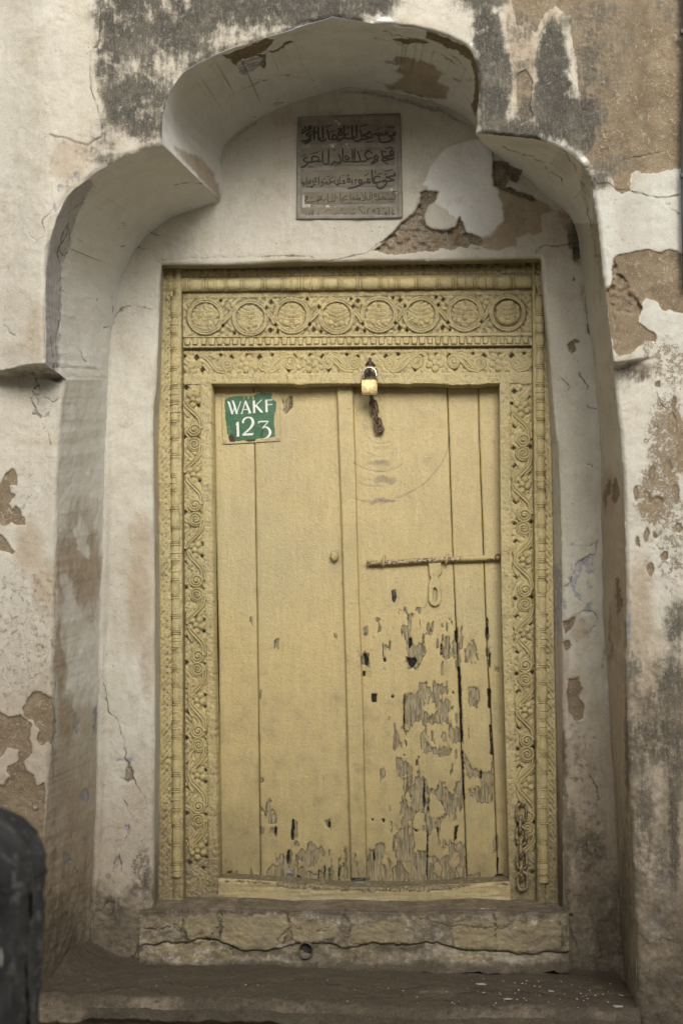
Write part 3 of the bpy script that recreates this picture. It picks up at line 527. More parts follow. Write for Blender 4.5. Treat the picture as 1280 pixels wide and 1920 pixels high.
def relief(A, X, Y, k=1.0):
    z = .0060*fbm(X/70, Y/70, 3, 71)+.0034*fbm(X/15, Y/15, 4, 72)+.0025*np.clip(fbm(X/26, Y/34, 3, 79)-.15, 0, 1)
    z = z+.0065*sm(-1.6, 1.6, A['bare'])+.007*sm(-1.6, 1.6, A['brick'])+.0035*sm(-1.5, 1.5, A['blue'])+.005*sm(-2, 2, A['lilac'])-.0025*sm(-1.5, 1.5, A['grey'])
    z = z+A['deep']*(.016+.020*fbm(X/8, Y/8, 4, 73))
    b = np.maximum(sm(-1.6, 1.6, A['bare']), sm(-1.6, 1.6, A['brick'])); z = z+b*.0022*fbm(X/5, Y/5, 2, 74)
    z = z+.0022*(1-sm(.4, 2.2, np.abs(A['crack'])))*.6+A['dirt']*.006*fbm(X/12, Y/12, 3, 75)
    if 'layer' in A: z = z+.006*sm(-1.5, 1.5, A['layer'])
    return z*k

wall = empty('mosque_wall', P(640, 2100, 0.0), 'white limewashed wall with a lobed arched niche, stained and peeling, round the yellow door', 'wall')

def axis(a0, a1, b0, b1, fine, coarse):          # fine steps inside the picture, growing outside it
    mid = np.arange(b0, b1+fine/2, fine); lo = []; s = fine; v = b0
    while v > a0: s = min(s*1.25, coarse); v -= s; lo.append(v)
    hi = []; s = fine; v = mid[-1]
    while v < a1: s = min(s*1.25, coarse); v += s; hi.append(v)
    return np.r_[lo[::-1], mid, hi]
def snap_out(X, Y, poly, cell):
    """keep the vertices outside poly and pull the first row inside it onto the outline"""
    D = sdf(poly, X, Y, 14); near = (D > -cell*.35) & (D < cell*1.5)
    x, y = X[near], Y[near]; best = np.full(x.shape, 1e9); bx, by = x.copy(), y.copy()
    q = np.roll(poly, -1, 0)
    for (ax, ay), (cx, cy) in zip(poly, q):
        s = (x > min(ax, cx)-12) & (x < max(ax, cx)+12) & (y > min(ay, cy)-12) & (y < max(ay, cy)+12)
        if not s.any(): continue
        dx, dy = cx-ax, cy-ay; t = np.clip(((x[s]-ax)*dx+(y[s]-ay)*dy)/(dx*dx+dy*dy+1e-9), 0, 1)
        nx, ny = ax+t*dx, ay+t*dy; dd = (x[s]-nx)**2+(y[s]-ny)**2; b = dd < best[s]
        i = np.where(s)[0][b]; best[i] = dd[b]; bx[i] = nx[b]; by[i] = ny[b]
    X = X.copy(); Y = Y.copy(); X[near] = bx; Y[near] = by
    keepv = D < cell*1.5; K = keepv
    keep = K[:-1, :-1] & K[1:, :-1] & K[:-1, 1:] & K[1:, 1:]
    ino = (D > 0) | near; allin = ino[:-1, :-1] & ino[1:, :-1] & ino[:-1, 1:] & ino[1:, 1:]
    deepin = (D > 0); anyin = deepin[:-1, :-1].astype(int)+deepin[1:, :-1]+deepin[:-1, 1:]+deepin[1:, 1:]
    keep &= ~(allin & (anyin == 4))
    return X, Y, D, keep

STEP = 2.3
# front face
xs = axis(-620, 1900, -120, 1400, STEP, 30); ys = axis(-560, 2080, -12, 1932, STEP, 30)
X, Y = np.meshgrid(xs, ys)
op = np.r_[OF, [[1197, 2600], [56, 2600]]]
X, Y, D, keep = snap_out(X, Y, op, STEP)
A = layers(X, Y, 'front'); z = relief(A, X, Y)
edge = np.clip(1+D/9, 0, 1)**2*.014
V = P(X, Y, Yfront(X, Y)+z*np.clip(-D/6+.15, 0, 1)+edge)
front = mesh_np('wall_face', V, gridq(len(ys), len(xs), keep), MAT['plaster'], wall, A)

# the reveal and scalloped soffit between the wall face and the back of the niche
nv = 46; Yf = Yfront(OF[:, 0], OF[:, 1])+.013
fp = P(OF[:, 0], OF[:, 1], Yf); bp = P(OB[:, 0], OB[:, 1], np.full(len(OB), BACK+.012))
v = np.linspace(0, 1, nv)[:, None, None]
W = fp[None]*(1-v)+bp[None]*v
cen = np.array([fp[:, 0].mean(), 0, 1.6])
# the lobes are hollowed a little between the edges
prof = np.sin(np.pi*np.linspace(0, 1, nv))[:, None]
hol = np.interp(np.arange(len(OF)), np.cumsum([0]+[n-1 for n in seg_n]), [0, 0, 0, 0, 0, 0, 0, 0, 0])
midl = np.zeros(len(OF)); c0 = np.cumsum([0]+[n-1 for n in seg_n])
for si, amt in ((2, .05), (3, .075), (4, .05), (5, .045)):
    i0, i1 = c0[si], min(c0[si+1], len(OF)-1); t = np.linspace(0, 1, i1-i0+1); midl[i0:i1+1] = amt*np.sin(np.pi*t)**.8
nrm = np.gradient(fp[:, [0, 2]], axis=0); nrm /= np.hypot(nrm[:, 0], nrm[:, 1])[:, None]+1e-9
outw = np.c_[-nrm[:, 1], nrm[:, 0]]
W[..., 0] += prof*midl*outw[:, 0]; W[..., 2] += prof*midl*outw[:, 1]
RX, RY = toPx(W)
A = layers(RX, RY, 'reveal')
arc_ = np.r_[0, np.cumsum(np.hypot(*(np.diff(OF, axis=0).T)))]; z = relief(A, np.linspace(0, 290, nv)[:, None]+0*RX, arc_[None]+0*RX, .6)
fade = np.clip(np.sin(np.pi*np.linspace(0.02, .98, nv))*5, 0, 1)[:, None]
W[..., 0] += z*fade*outw[:, 0]; W[..., 2] += z*fade*outw[:, 1]
reveal = mesh_np('niche_reveal', W, gridq(nv, len(OF)), MAT['plaster'], wall, A)

# the back of the niche, with the hole the door frame stands in
HOLE = cat([(289,1700),(289,1630),(291,1394),(291,1200),(290,1000),(288,850),(287,790),(294,712),(297,640),(300,560),(303,497)], 4)
HOLE = np.r_[HOLE, cat([(303,497),(420,497),(560,492),(700,490),(860,489),(1014,485)], 4)[1:], cat([(1014,485),(1018,556),(1027,640),(1035,738),(1042,817),(1046,850),(1052,1022),(1053,1200),(1054,1400),(1054,1700)], 4)[1:]]
HOLE = HOLE+np.c_[fbm(HOLE[:, 0]/25, HOLE[:, 1]/25, 3, 81), fbm(HOLE[:, 0]/25, HOLE[:, 1]/25, 3, 82)]*1.2
xs = np.arange(148, 1190, STEP); ys = np.arange(140, 1900, STEP); X, Y = np.meshgrid(xs, ys)
hp = np.r_[HOLE, [[1054, 2500], [289, 2500]]]
X, Y, D, keep = snap_out(X, Y, hp, STEP)
A = layers(X, Y, 'back'); z = relief(A, X, Y)
edge = np.clip(1+D/7, 0, 1)**2*.012
dn = np.min([np.abs(pdist(OB, X, Y, 26)[0])], axis=0); z = z+.0
V = P(X, Y, BACK+z*np.clip(-D/5+.15, 0, 1)+edge-.022*(1-sm(0, 22, dn))**2*sm(600, 1000, Y))
backw = mesh_np('niche_back_wall', V, gridq(len(ys), len(xs), keep), MAT['plaster'], wall, A)

# the narrow reveal between that wall and the door frame
FR = cat([(299,1705),(299,1630),(302,1394),(302,1200),(300,1000),(299,850),(300,790),(304,712),(306,640),(308,560),(309,507)], 4)
FR = np.r_[FR, cat([(309,507),(420,506),(560,502),(700,499),(860,497),(1010,494)], 4)[1:], cat([(1010,494),(1015,556),(1021,640),(1025,738),(1029,817),(1031,850),(1034,1022),(1036,1200),(1040,1400),(1044,1700)], 4)[1:]]
n = 14; v = np.linspace(0, 1, n)[:, None, None]
W = P(HOLE[:, 0], HOLE[:, 1], np.full(len(HOLE), BACK+.011))[None]*(1-v)+P(FR[:, 0], FR[:, 1], np.full(len(FR), BACK+.125))[None]*v
RX, RY = toPx(W); A = layers(RX, RY, 'none')
A['yellow'] = np.where(RY < 512, .9, 0)+np.where((RX > 306) & (RX < 1012), 0, .25*np.linspace(0, 1, n)[:, None]); A['tan'] = .28*sm(600, 1500, RY)+.15*(RX > 900)+.2*(RX > 900)*sm(1000, 1300, RY)
A['dirt'] = sm(1450, 1700, RY)*.8+(RX > 900)*sm(1200, 1500, RY)*.5; A['blue'] = np.where(RX > 900, 4-np.abs(RY-1120)/14.0, -30)
narrow = mesh_np('door_rebate', W, gridq(n, len(HOLE)), MAT['plaster'], wall, A)

# ------------------------------------------------------------------ step in front, doorstep under the door
ZS = float(P(600, 1884, -.03)[2])
def dirtA(X, Y, dirt_shade, yellow=0, tan=.5, speck=.2, mould=0):
    A = layers(X, Y, 'none')
    A['dirt'] = dirt_shade+0*X; A['yellow'] = yellow+0*X; A['tan'] = tan+0*X; A['speck'] = speck+0*X; A['mould'] = mould+0*X; return A
stepo = empty('platform_step', (float(P(640, 1884, 0)[0]), 0, 0)); stepo['kind'] = 'structure'
xL, xR = float(P(57, 1884, -.03)[0]), float(P(1200, 1884, -.03)[0])
gx = np.linspace(xL-.004, xR, 520); gy = np.linspace(-.035, 1.05, 200)
GX, GY = np.meshgrid(gx, gy)
front_y = .010*fbm(gx*3, gx*0, 3, 91)+.006*fbm(gx*14, gx*0+3, 3, 92)
cy_ = np.where(GY < .1, 1-(GY+.035)/.135, 0); GYY = GY+front_y*cy_
Z = ZS+.012*fbm(GX*4, GY*4, 3, 93)+.006*fbm(GX*16, GY*20, 4, 94)+.003*fbm(GX*60, GY*60, 2, 99)-.028*np.clip(1-(GY+.035)/.05, 0, 1)**2
Z += -.050*np.clip(GY/.58, 0, 1)+.012*np.clip((GX*0+GY-.50)/.12, 0, 1)**2+.09*np.clip((.10-(GX-xL-.06))/.16, 0, 1)**2*sm(.1, .4, GY)
PX, PY = toPx(np.stack([GX, GY, Z], -1)); A = dirtA(PX, PY, 1.55+0*PX, 0, .9, .05)
A['dirt'] -= .35*sm(-.01, .02, -(GY-.012))*.8
A['mould'] = .35*sm(0, .3, fbm(GX*5, GY*9, 3, 95)); A['dirt'] += .55*fbm(GX*7, GY*22, 4, 96)-.25*sm(.2, .5, fbm(GX*3, GY*8, 3, 77)); A['speck'] = .5+0*PX
for q in ([(300,1840),(420,1850),(560,1838),(700,1856),(820,1846)], [(840,1872),(900,1858),(1010,1862),(1120,1880)], [(620,1876),(760,1868),(900,1888)], [(150,1862),(260,1850),(330,1872)]):
    dd, sd_ = pdist(cat(q, 5), PX+fbm(PX/9, PY/4, 3, 41)*8, PY+fbm(PX/9, PY/4, 3, 43)*5); A['crack'] = np.where(dd < np.abs(A['crack']), dd, A['crack'])
Z = Z-.004*(1-sm(.3, 2.0, np.abs(A['crack'])))
mesh_np('step_top', np.stack([GX, GYY, Z], -1), gridq(200, 520), MAT['plaster'], stepo, A)
gz = np.linspace(0, 1, 150); GX, T = np.meshgrid(gx, gz); z0 = Z[0][None]; Zf = z0+(0-z0)*T
ledge = sm(.035, .055, Zf*0+(z0-Zf)+.006*fbm(GX*8, Zf*0, 3, 96))
YY = -.035+front_y[None]+.045*ledge*(1-sm(.30, .30001, T*0))+.012*fbm(GX*7, Zf*7, 4, 97)*T.clip(0, .2)*5+.010*fbm(GX*22, Zf*22, 3, 98)*T.clip(0, .1)*10
stone = sm(0, .03, (float(P(175, 1884, 0)[0])-GX)+.01*fbm(Zf*30, GX*0, 2, 2)); YY = YY-.05*stone*sm(0, .02, z0-Zf-.01)
PX, PY = toPx(np.stack([GX, YY, Zf], -1)); A = dirtA(PX, PY, 1.7-.7*stone-.55*(1-ledge)*(1-stone)*.5, .25*stone, .8, .3, .35*(1-stone)*ledge)  # paler lip, darker face below it
mesh_np('step_front', np.stack([GX, YY, Zf], -1), gridq(150, 520), MAT['plaster'], stepo, A)

sill = empty('doorstep', P(670, 1800, BACK), 'cracked ochre-painted stone doorstep directly under the carved door frame', 'doorstep')
# top sheet of the doorstep
xs = np.arange(270, 1075, 3.0); ns = 24
topf = np.interp(xs, [270,340,410,470,540,640,760,860,960,1060,1080], [1706,1703,1702,1704,1708,1706,1710,1706,1708,1712,1714])
T = np.linspace(0, 1, ns)[:, None]; yb = np.full(len(xs), 1688.0)
ZT = float(P(640, 1706, BACK-.02)[2])
W = P(xs[None]+0*T, topf[None]+0*T, BACK-.02+0*T)*(1-T[..., None])+T[..., None]*(P(xs, topf, np.full(len(xs), BACK-.02))+np.array([0, .30, .012]))[None]
W[..., 2] += .006*fbm(W[..., 0]*9, W[..., 1]*9, 3, 101)*np.clip(T*4, 0, 1)
RX, RY = toPx(W); A = dirtA(RX, RY, .85, .3, .8, .3); mesh_np('sill_top', W, gridq(ns, len(xs)), MAT['plaster'], sill, A)
# its face: plastered stones parted by wandering joints
joints = [(268, 1), (344, 1), (413, 1), (540, 1), (655, 1), (775, 1), (925, 1), (1062, 1)]
lowj = [(268, 1), (418, 1), (560, 1), (655, 1), (800, 1), (930, 1), (1062, 1)]
def midline(x): return np.interp(x, [260,300,345,400,415,460,500,550,590,640,700,760,800,860,940,1010,1062], [1775,1772,1768,1764,1768,1785,1783,1772,1770,1778,1772,1777,1768,1782,1787,1793,1788])
def sillpiece(x0, x1, row, seed, dirt_shade, yel, tan):
    nx = int((x1-x0)/2.2)+2; ny = 42; s = np.linspace(0, 1, nx)[None]; t = np.linspace(0, 1, ny)[:, None]
    yy_ = np.linspace(0, 1, ny)[:, None]
    jx0 = x0+9*fbm(yy_*2+x0, yy_*0, 3, 111)*(x0 > 300); jx1 = x1+9*fbm(yy_*2+x1, yy_*0, 3, 111)*(x1 < 1050)-1.5
    xx = jx0+(jx1-jx0)*s
    tp = np.interp(xx, xs, topf)-1; md = midline(xx)+2.5*fbm(xx/9, xx*0, 3, 113); bt = 1812+4*fbm(xx/20, xx*0, 2, 114)
    ya, yb2 = (tp, md-1) if row == 0 else (md+1, bt+14)
    Yp = ya+(yb2-ya)*t; d = np.minimum(np.minimum(xx-jx0, jx1-xx), np.minimum(Yp-ya, (yb2-Yp) if row == 0 else 99))
    dj = np.minimum(d+ (3 if row == 0 else 0), 99); rim = np.clip(1-dj/(6), 0, 1)**2
    z = .011*rim+.016*fbm(xx/40+seed, Yp/30, 3, 115)+.006*fbm(xx/9, Yp/9, 3, 116)+(.016*t-.02 if row == 0 else -.035+.0*t-.05*t**2)
    A = dirtA(xx, Yp, dirt_shade, yel, tan, .3)
    A['dirt'] = A['dirt']+.5*np.clip(1-d/5, 0, 1)*(.4+.9*vn(xx/14, Yp/14, 9))+(.45*sm(.4, 1, t) if row else .35*sm(.25, 0, t)); A['yellow'] = np.clip(A['yellow']-1.2*np.clip(1-d/7, 0, 1)+.35*fbm(xx/22, Yp/16, 3, 118), 0, 1)
    q = cat([(x0+.3*(x1-x0), 1710), (x0+.42*(x1-x0), 1735), (x0+.35*(x1-x0), 1760), (x0+.5*(x1-x0), 1800)], 5); dd, sd_ = pdist(q, xx+fbm(xx/9, Yp/9, 3, seed)*9, Yp); A['crack'] = dd
    q = cat([(x0, 1745), (x0+.4*(x1-x0), 1738), (x0+.7*(x1-x0), 1752), (x1, 1740)], 5); dd, sd_ = pdist(q, xx, Yp+fbm(xx/9, Yp/9, 3, seed+1)*12); A['crack'] = np.where(dd < np.abs(A['crack']), dd, A['crack'])
    z = z+.003*(1-sm(.4, 2.6, np.abs(A['crack'])))
    return mesh_np('stone', P(xx, Yp, BACK-.02+z), gridq(ny, nx), MAT['plaster'], sill, A)
def course(x0, x1, row, name):
    nx = int((x1-x0)/1.9)+2; ny = 52; s = np.linspace(0, 1, nx)[None]; t = np.linspace(0, 1, ny)[:, None]; xx = x0+(x1-x0)*s+0*t
    tp = np.interp(xx, xs, topf)-1; md = midline(xx)+3.5*fbm(xx/9, xx*0, 4, 113)+6*fbm(xx/34, xx*0, 2, 119); bt = 1824+5*fbm(xx/20, xx*0, 2, 114)
    ya, yb2 = (tp, md-1.0) if row == 0 else (md-3, bt); Yp = ya+(yb2-ya)*t
    wxx = xx+fbm(xx/9, Yp/9, 3, 8)*6; wyy = Yp+fbm(xx/9, Yp/9, 3, 12)*6
    # rounded shoulder at the top, broken lip at the bottom
    z = .016*np.clip(1-(Yp-ya)/5, 0, 1)**2+(.018*np.clip(1-(yb2-Yp)/4, 0, 1)**2 if row == 0 else 0)
    z = z+.012*fbm(xx/55, Yp/40, 3, 115)+.005*fbm(xx/12, Yp/10, 4, 116)+.0015*fbm(xx/3.5, Yp/3.5, 2, 117)+(-.012 if row == 0 else -.002-.045*t**2.2)
    A = dirtA(xx, Yp, .55+.0*xx, .6, .55, .35)
    blk = np.full(xx.shape, -30.)
    if row == 0:
        for q in ([(414,1712),(535,1714),(540,1735),(532,1765),(500,1782),(462,1784),(414,1766)], [(345,1716),(406,1712),(408,1758),(350,1766)], [(545,1722),(640,1728),(625,1760),(570,1772),(548,1762)], [(845,1728),(925,1725),(1050,1728),(1052,1782),(940,1784),(850,1776)], [(655,1735),(760,1722),(765,1768),(660,1770)]): blk = np.maximum(blk, sdf(q, wxx, wyy, 12))
        raised = sm(-3, 2, blk); z = z-.0035*raised
        A['yellow'] = .55+.45*raised*sm(-.5, .2, fbm(xx/60, Yp/60, 2, 5)+.2)+.45*fbm(xx/18, Yp/13, 4, 118); A['dirt'] = .62-.34*raised+.25*fbm(xx/22, Yp/15, 3, 21)+.5*sm(1722, 1706, Yp)+.55*np.exp(-(blk/2.2)**2)*sm(-.3, .3, fbm(xx/16, Yp/16, 2, 66)+.15)
        A['yellow'] = np.maximum(A['yellow'], (1.2*sm(0, 6, blk))*((xx > 414) & (xx < 540)))
        A['dirt'] = A['dirt']-.35*((xx > 414) & (xx < 540))*sm(0, 6, blk)
    else:
        A['yellow'] = .55+.9*fbm(xx/26, Yp/12, 4, 218)-.9*sm(1796, 1818, Yp); A['dirt'] = .75+.55*fbm(xx/24, Yp/14, 3, 23)+.8*sm(1795, 1816, Yp)-.35*sm(-10, 10, 55-np.abs(xx-340))-.3*sm(-10, 10, 90-np.abs(xx-930)); A['mould'] = .5*sm(-20, 20, 60-np.abs(xx-480))*sm(1800, 1785, Yp)
    for q in ([(268,1740),(300,1742),(330,1732),(338,1720)], [(345,1712),(340,1740),(350,1765),(380,1770),(400,1748),(412,1740)], [(412,1708),(416,1735),(412,1760),(418,1775)], [(535,1715),(548,1735),(530,1752),(520,1770)], [(640,1712),(655,1735),(650,1760)], [(775,1715),(840,1735),(930,1740),(960,1728)], [(590,1745),(620,1738),(635,1712)], [(925,1715),(930,1750),(928,1785)]):
        dd, sd_ = pdist(cat(q, 5), xx+fbm(xx/7, Yp/7, 3, 31)*7, Yp+fbm(xx/7, Yp/7, 3, 37)*7); A['crack'] = np.where(dd < np.abs(A['crack']), dd, A['crack'])
    z = z+.004*(1-sm(.4, 2.6, np.abs(A['crack'])))
    return mesh_np(name, P(xx, Yp, BACK-.02+z), gridq(ny, nx), MAT['plaster'], sill, A)
course(262, 413, 0, 'stone'); course(413, 775, 0, 'stone'); course(775, 1066, 0, 'stone'); course(262, 655, 1, 'stone'); course(655, 1066, 1, 'stone')
# mortar behind the joints
xx, yy = np.meshgrid(np.arange(262, 1072, 4.0), np.arange(1704, 1830, 4.0)); A = dirtA(xx, yy, 1.3, 0, .9, .2, .3)
o = mesh_np('joint_mortar', P(xx, yy, BACK+.028+.004*fbm(xx/9, yy/9, 3, 5)), gridq(*xx.shape), MAT['plaster'], sill, A)

# the street: sunlit ground whose bounce lights the soffits
gs = np.linspace(-1, 1, 60); GX, GY = np.meshgrid(np.sign(gs)*np.abs(gs)**2*60, np.sign(gs)*np.abs(gs)**2*60)
streeto = mesh_np('street', np.stack([GX, GY-2, .012*fbm(GX*1.5, GY*1.5, 3, 7)], -1), gridq(60, 60), MAT['street']); streeto['kind'] = 'structure'

# unseen building added across the lane to shade the foot of the wall
shade_house = empty('house_across_lane', (0, -7.0, 0)); shade_house['kind'] = 'structure'
bm = bmesh.new(); HW = 4.3
for (x0, x1, z0, z1) in ((-30, 30, 0, 1.0), (-30, 30, 2.4, HW)): boxbm(bm, ((x0+x1)/2, -7.0, (z0+z1)/2), (x1-x0, .5, z1-z0))
for zl, zh in ((1.0, 2.4),):
    for k in range(-10, 11): boxbm(bm, (k*2.9, -7.0, (zl+zh)/2), (1.9, .496, zh-zl))
MAT['far_wall'] = simple_mat('far_limewash', c3(.72, .69, .62), c3(.64, .61, .54), .9, 0, 3, .01)
link_bm('masonry', bm, MAT['far_wall'], shade_house, smooth=False)
bm = bmesh.new()
for zl, zh in ((1.0, 2.4),):
    for k in range(-10, 10): boxbm(bm, ((k+.5)*2.9, -7.12, (zl+zh)/2), (1.02, .06, zh-zl))
link_bm('shutters', bm, MAT['street'], shade_house, smooth=False)
# ------------------------------------------------------------------ carved door frame
YO, YI, YD = BACK+.10, BACK+.135, BACK+.215       # outer moulding, inner panels, planks
door = empty('carved_doorway', P(670, 1690, YO), 'ochre-painted carved timber door frame with a double plank door, chain and bolt', 'door')
def ip(y, *pts): return np.interp(y, [p[0] for p in pts], [p[1] for p in pts])
oL = lambda y: ip(y, (480,306),(560,307),(712,302),(850,298),(1200,301),(1394,301),(1700,298))-3
gL = lambda y: ip(y, (540,342),(850,343),(1200,345),(1690,346))
sL = lambda y: ip(y, (640,376),(850,377),(1200,388),(1690,393))
iL = lambda y: ip(y, (700,396),(850,397),(1000,398),(1200,400),(1650,410),(1700,411))
pL = lambda y: ip(y, (700,400),(850,402),(1000,405),(1200,410),(1650,413))
iR = lambda y: ip(y, (700,936),(850,937),(1130,940),(1650,954),(1700,956))
sR = lambda y: ip(y, (640,953),(850,955),(1130,959),(1650,969),(1700,970))
gR = lambda y: ip(y, (540,996),(700,997),(1130,1001),(1600,1004),(1700,1005))
oR = lambda y: ip(y, (480,1012),(556,1015),(640,1021),(738,1026),(850,1031),(1022,1034),(1200,1036),(1400,1040),(1700,1044))+3
tilt = lambda x: (x-670)/700.                      # tops run up a little to the right
y_hole = lambda x: 497-10*tilt(x)-5
y_o1 = lambda x: 502-8*tilt(x); y_roll0 = lambda x: 517-6*tilt(x); y_roll1 = lambda x: 543-8*tilt(x)
y_fr0 = lambda x: 545-9*tilt(x); y_fr1 = lambda x: 629-3*tilt(x); y_dn1 = lambda x: 651-5*tilt(x)
y_li0 = lambda x: 655-6*tilt(x); y_li1 = lambda x: 702-2*tilt(x); y_li2 = lambda x: 719-1*tilt(x)
def ridge(d, w): return np.clip(1-(d/w)**2, 0, 1)**.6
def paintA(X, Y, dirt_shade=0, **k):
    A = {'peel': np.full(np.shape(X), -30.), 'hole': np.full(np.shape(X), -30.), 'dirt': np.zeros(np.shape(X))+dirt_shade}; A.update(k); return A
def fin(A): return {k: (v+30 if k in ('peel', 'hole') else v) for k, v in A.items()}
def cavity(h, k=1.0):  # dirt in carved hollows, deepened to stand in for their shading
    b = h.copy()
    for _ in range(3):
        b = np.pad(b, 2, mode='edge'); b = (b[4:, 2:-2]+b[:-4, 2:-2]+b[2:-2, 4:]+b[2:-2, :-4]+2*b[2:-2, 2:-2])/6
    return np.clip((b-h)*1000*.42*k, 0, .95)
def clog(X, Y, a=1.0): return a*1.5*(.0016*fbm(X/7, Y/7, 3, 121)+.0009*fbm(X/2.6, Y/2.6, 2, 122)+.003*fbm(X/60, Y/60, 2, 123))
def panel(name, X, Y, yf, parent, mat='frame', skirt=.03, keep=None, dirt_shade=0, hole=None, flip=False):
    """relief panel: X, Y pixel grids, yf depth grid; the border rows fold back so that the board has thickness"""
    A = paintA(X, Y, dirt_shade+cavity(-yf))
    if hole is not None: A['hole'] = hole
    def pad(a, f=None):
        a = np.pad(a, 1, mode='edge')
        if f is not None: a[0] += f; a[-1] += f; a[:, 0] += f; a[:, -1] += f; a[0, 0] -= f; a[0, -1] -= f; a[-1, 0] -= f; a[-1, -1] -= f
        return a
    Xp, Yp, yp = pad(X), pad(Y), pad(yf, skirt)
    V = P(Xp, Yp, yp)
    # keep the folded rows square to the face
    V0 = P(Xp, Yp, pad(yf)); V[..., 0] = V0[..., 0]; V[..., 2] = V0[..., 2]
    A = {k: pad(a) for k, a in A.items()}
    return mesh_np(name, V, gridq(*Xp.shape), MAT[mat], parent, A)
def spiral_h(x, y, r, turn=0, mir=1):
    """coiled volute of radius r: two ridges wound in, round boss in the middle"""
    d = np.hypot(x, y); th = np.arctan2(y*mir, x)+turn
    ph = (d/(r*.34)-th/(2*math.pi)) % 1
    g = .5+.5*np.cos(2*math.pi*ph); g = g**.7
    return np.where(d < r, .35+.65*g, 0)*np.clip((r-d)/2.0, 0, 1)+ridge(d, r*.24)*.5*(d < r*.3)
def flower_h(x, y, r):
    h = ridge(np.hypot(x, y), r*.34)*1.15
    for k in range(5):
        a = 2*math.pi*k/5+.3; h = np.maximum(h, ridge(np.hypot(x-r*.62*math.cos(a), y-r*.62*math.sin(a)), r*.37)*.95)
    return h
def band(t, c, L, w, period, ph0, seed):
    """shallow ground of a running vine: t along, c across (px from the middle), w half width -> height 0..1, pit depth"""
    u = (t-ph0) % period; h = np.zeros(np.shape(t))
    # leafy ground
    h += .62*np.abs(np.sin(c/3.4+2.2*np.sin(t/6.5)+seed+1.3*vn(t/12, c/12, seed)))**1.4*(.55+.45*vn(t/9, c/9, seed))
    pit = np.zeros(np.shape(t))
    for (pu, pc, pr) in ((22, .58, 6.6), (32, -.55, 6.0), (period-22, .58, 6.4), (period-33, -.56, 6.4), (period/2, .80, 5.6), (period/2+3, -.70, 5.2), (12, -.8, 4.6), (period-10, -.8, 4.6)):
        pit = np.maximum(pit, sm(1.15, .55, np.abs(u-pu)/pr+np.abs(c-pc*w)/pr*.9))
    e = np.clip((np.abs(c)-w*.86)/(w*.14), 0, 1)
    h = h*(1-e)+.75*e
    # beading along both edges
    h = np.where(e > .2, h*(.75+.25*np.cos(2*math.pi*t/6.5)), h)
    return h, pit*(1-e)

def jamb_outer(xa, xb, side):
    ys = np.arange(498 if side < 0 else 490, 1697, 1.75); ns = 30
    Y, S = np.meshgrid(ys, np.linspace(0, 1, ns), indexing='ij')
    a, b = xa(Y), xb(Y); X = a+(b-a)*S; w = b-a
    s = S if side < 0 else 1-S                     # 0 at the outer edge, 1 at the groove
    t = Y; c = s*w
    h = np.zeros(X.shape)
    chain = np.abs(np.sin(np.pi*t/12.2+.5*vn(t/30, c*0, 4))); r1 = w*.34
    leaf = ridge(np.abs(c-r1)-2.2*chain, 3.4)*.5*(0.6+.4*vn(t/6, c/4, 3))
    h += np.where(s < .60, .0050*leaf+.0026*np.abs(np.sin(np.pi*t/12.2+c/3)), 0)
    pit = sm(1.1, .6, np.hypot((np.mod(t, 12.2)-6.1)/2.3, (c-r1)/2.4))*(vn(t/30, c/30, 4) > -.25)
    h -= .0035*pit*(s < .6)
    h += .012*np.clip(1-((s-.80)/.22)**2, 0, 1)**.5 - .012*sm(.93, 1.0, s)
    h -= .008*np.exp(-((s-.57)/.035)**2)
    h -= .006*sm(.06, 0, s)
    fade = .55+.45*sm(1720, 1500, Y)
    h = h*fade+clog(X, Y, 1.5)
    return panel('outer_jamb', X, Y, YO-h, door, dirt_shade=.22*sm(900, 1500, Y)+sm(1450, 1720, Y)*.6+.12*(side > 0)*sm(900, 1300, Y))  # light falloff painted down the jamb, plus dirt at its foot
jl = jamb_outer(oL, gL, -1); jr = jamb_outer(gR, oR, 1)

# outer lintel: a band of small leaves over a turned roll
xs = np.arange(303, 1018, 1.75); vs_ = np.linspace(0, 1, 30); X, V_ = np.meshgrid(xs, vs_)
Y = y_hole(X)+(y_roll1(X)-y_hole(X))*V_
c = Y-y_o1(X)
h = .003*np.abs(np.sin(np.pi*X/13))*np.abs(np.sin(np.pi*c/7.5))-.010*sm(6, -4, c)-.0035*sm(1.1, .5, np.hypot((np.mod(X, 26)-13)/4, (c-2)/3.2))
h += .012*np.clip(1-((V_-.74)/.25)**2, 0, 1)**.5; h += clog(X, Y, 1.4)
hol = 2.5-np.hypot((np.mod(X+8*vn(X/40, 0*X, 2), 27)-13)/2.4, (Y-y_hole(X)-5)/1.3)
olint = panel('outer_lintel', X, Y, YO+.002-h, door, dirt_shade=.25*sm(8, -2, c), hole=np.where(vn(X/50, 0*X, 6) > -.1, hol, -30))

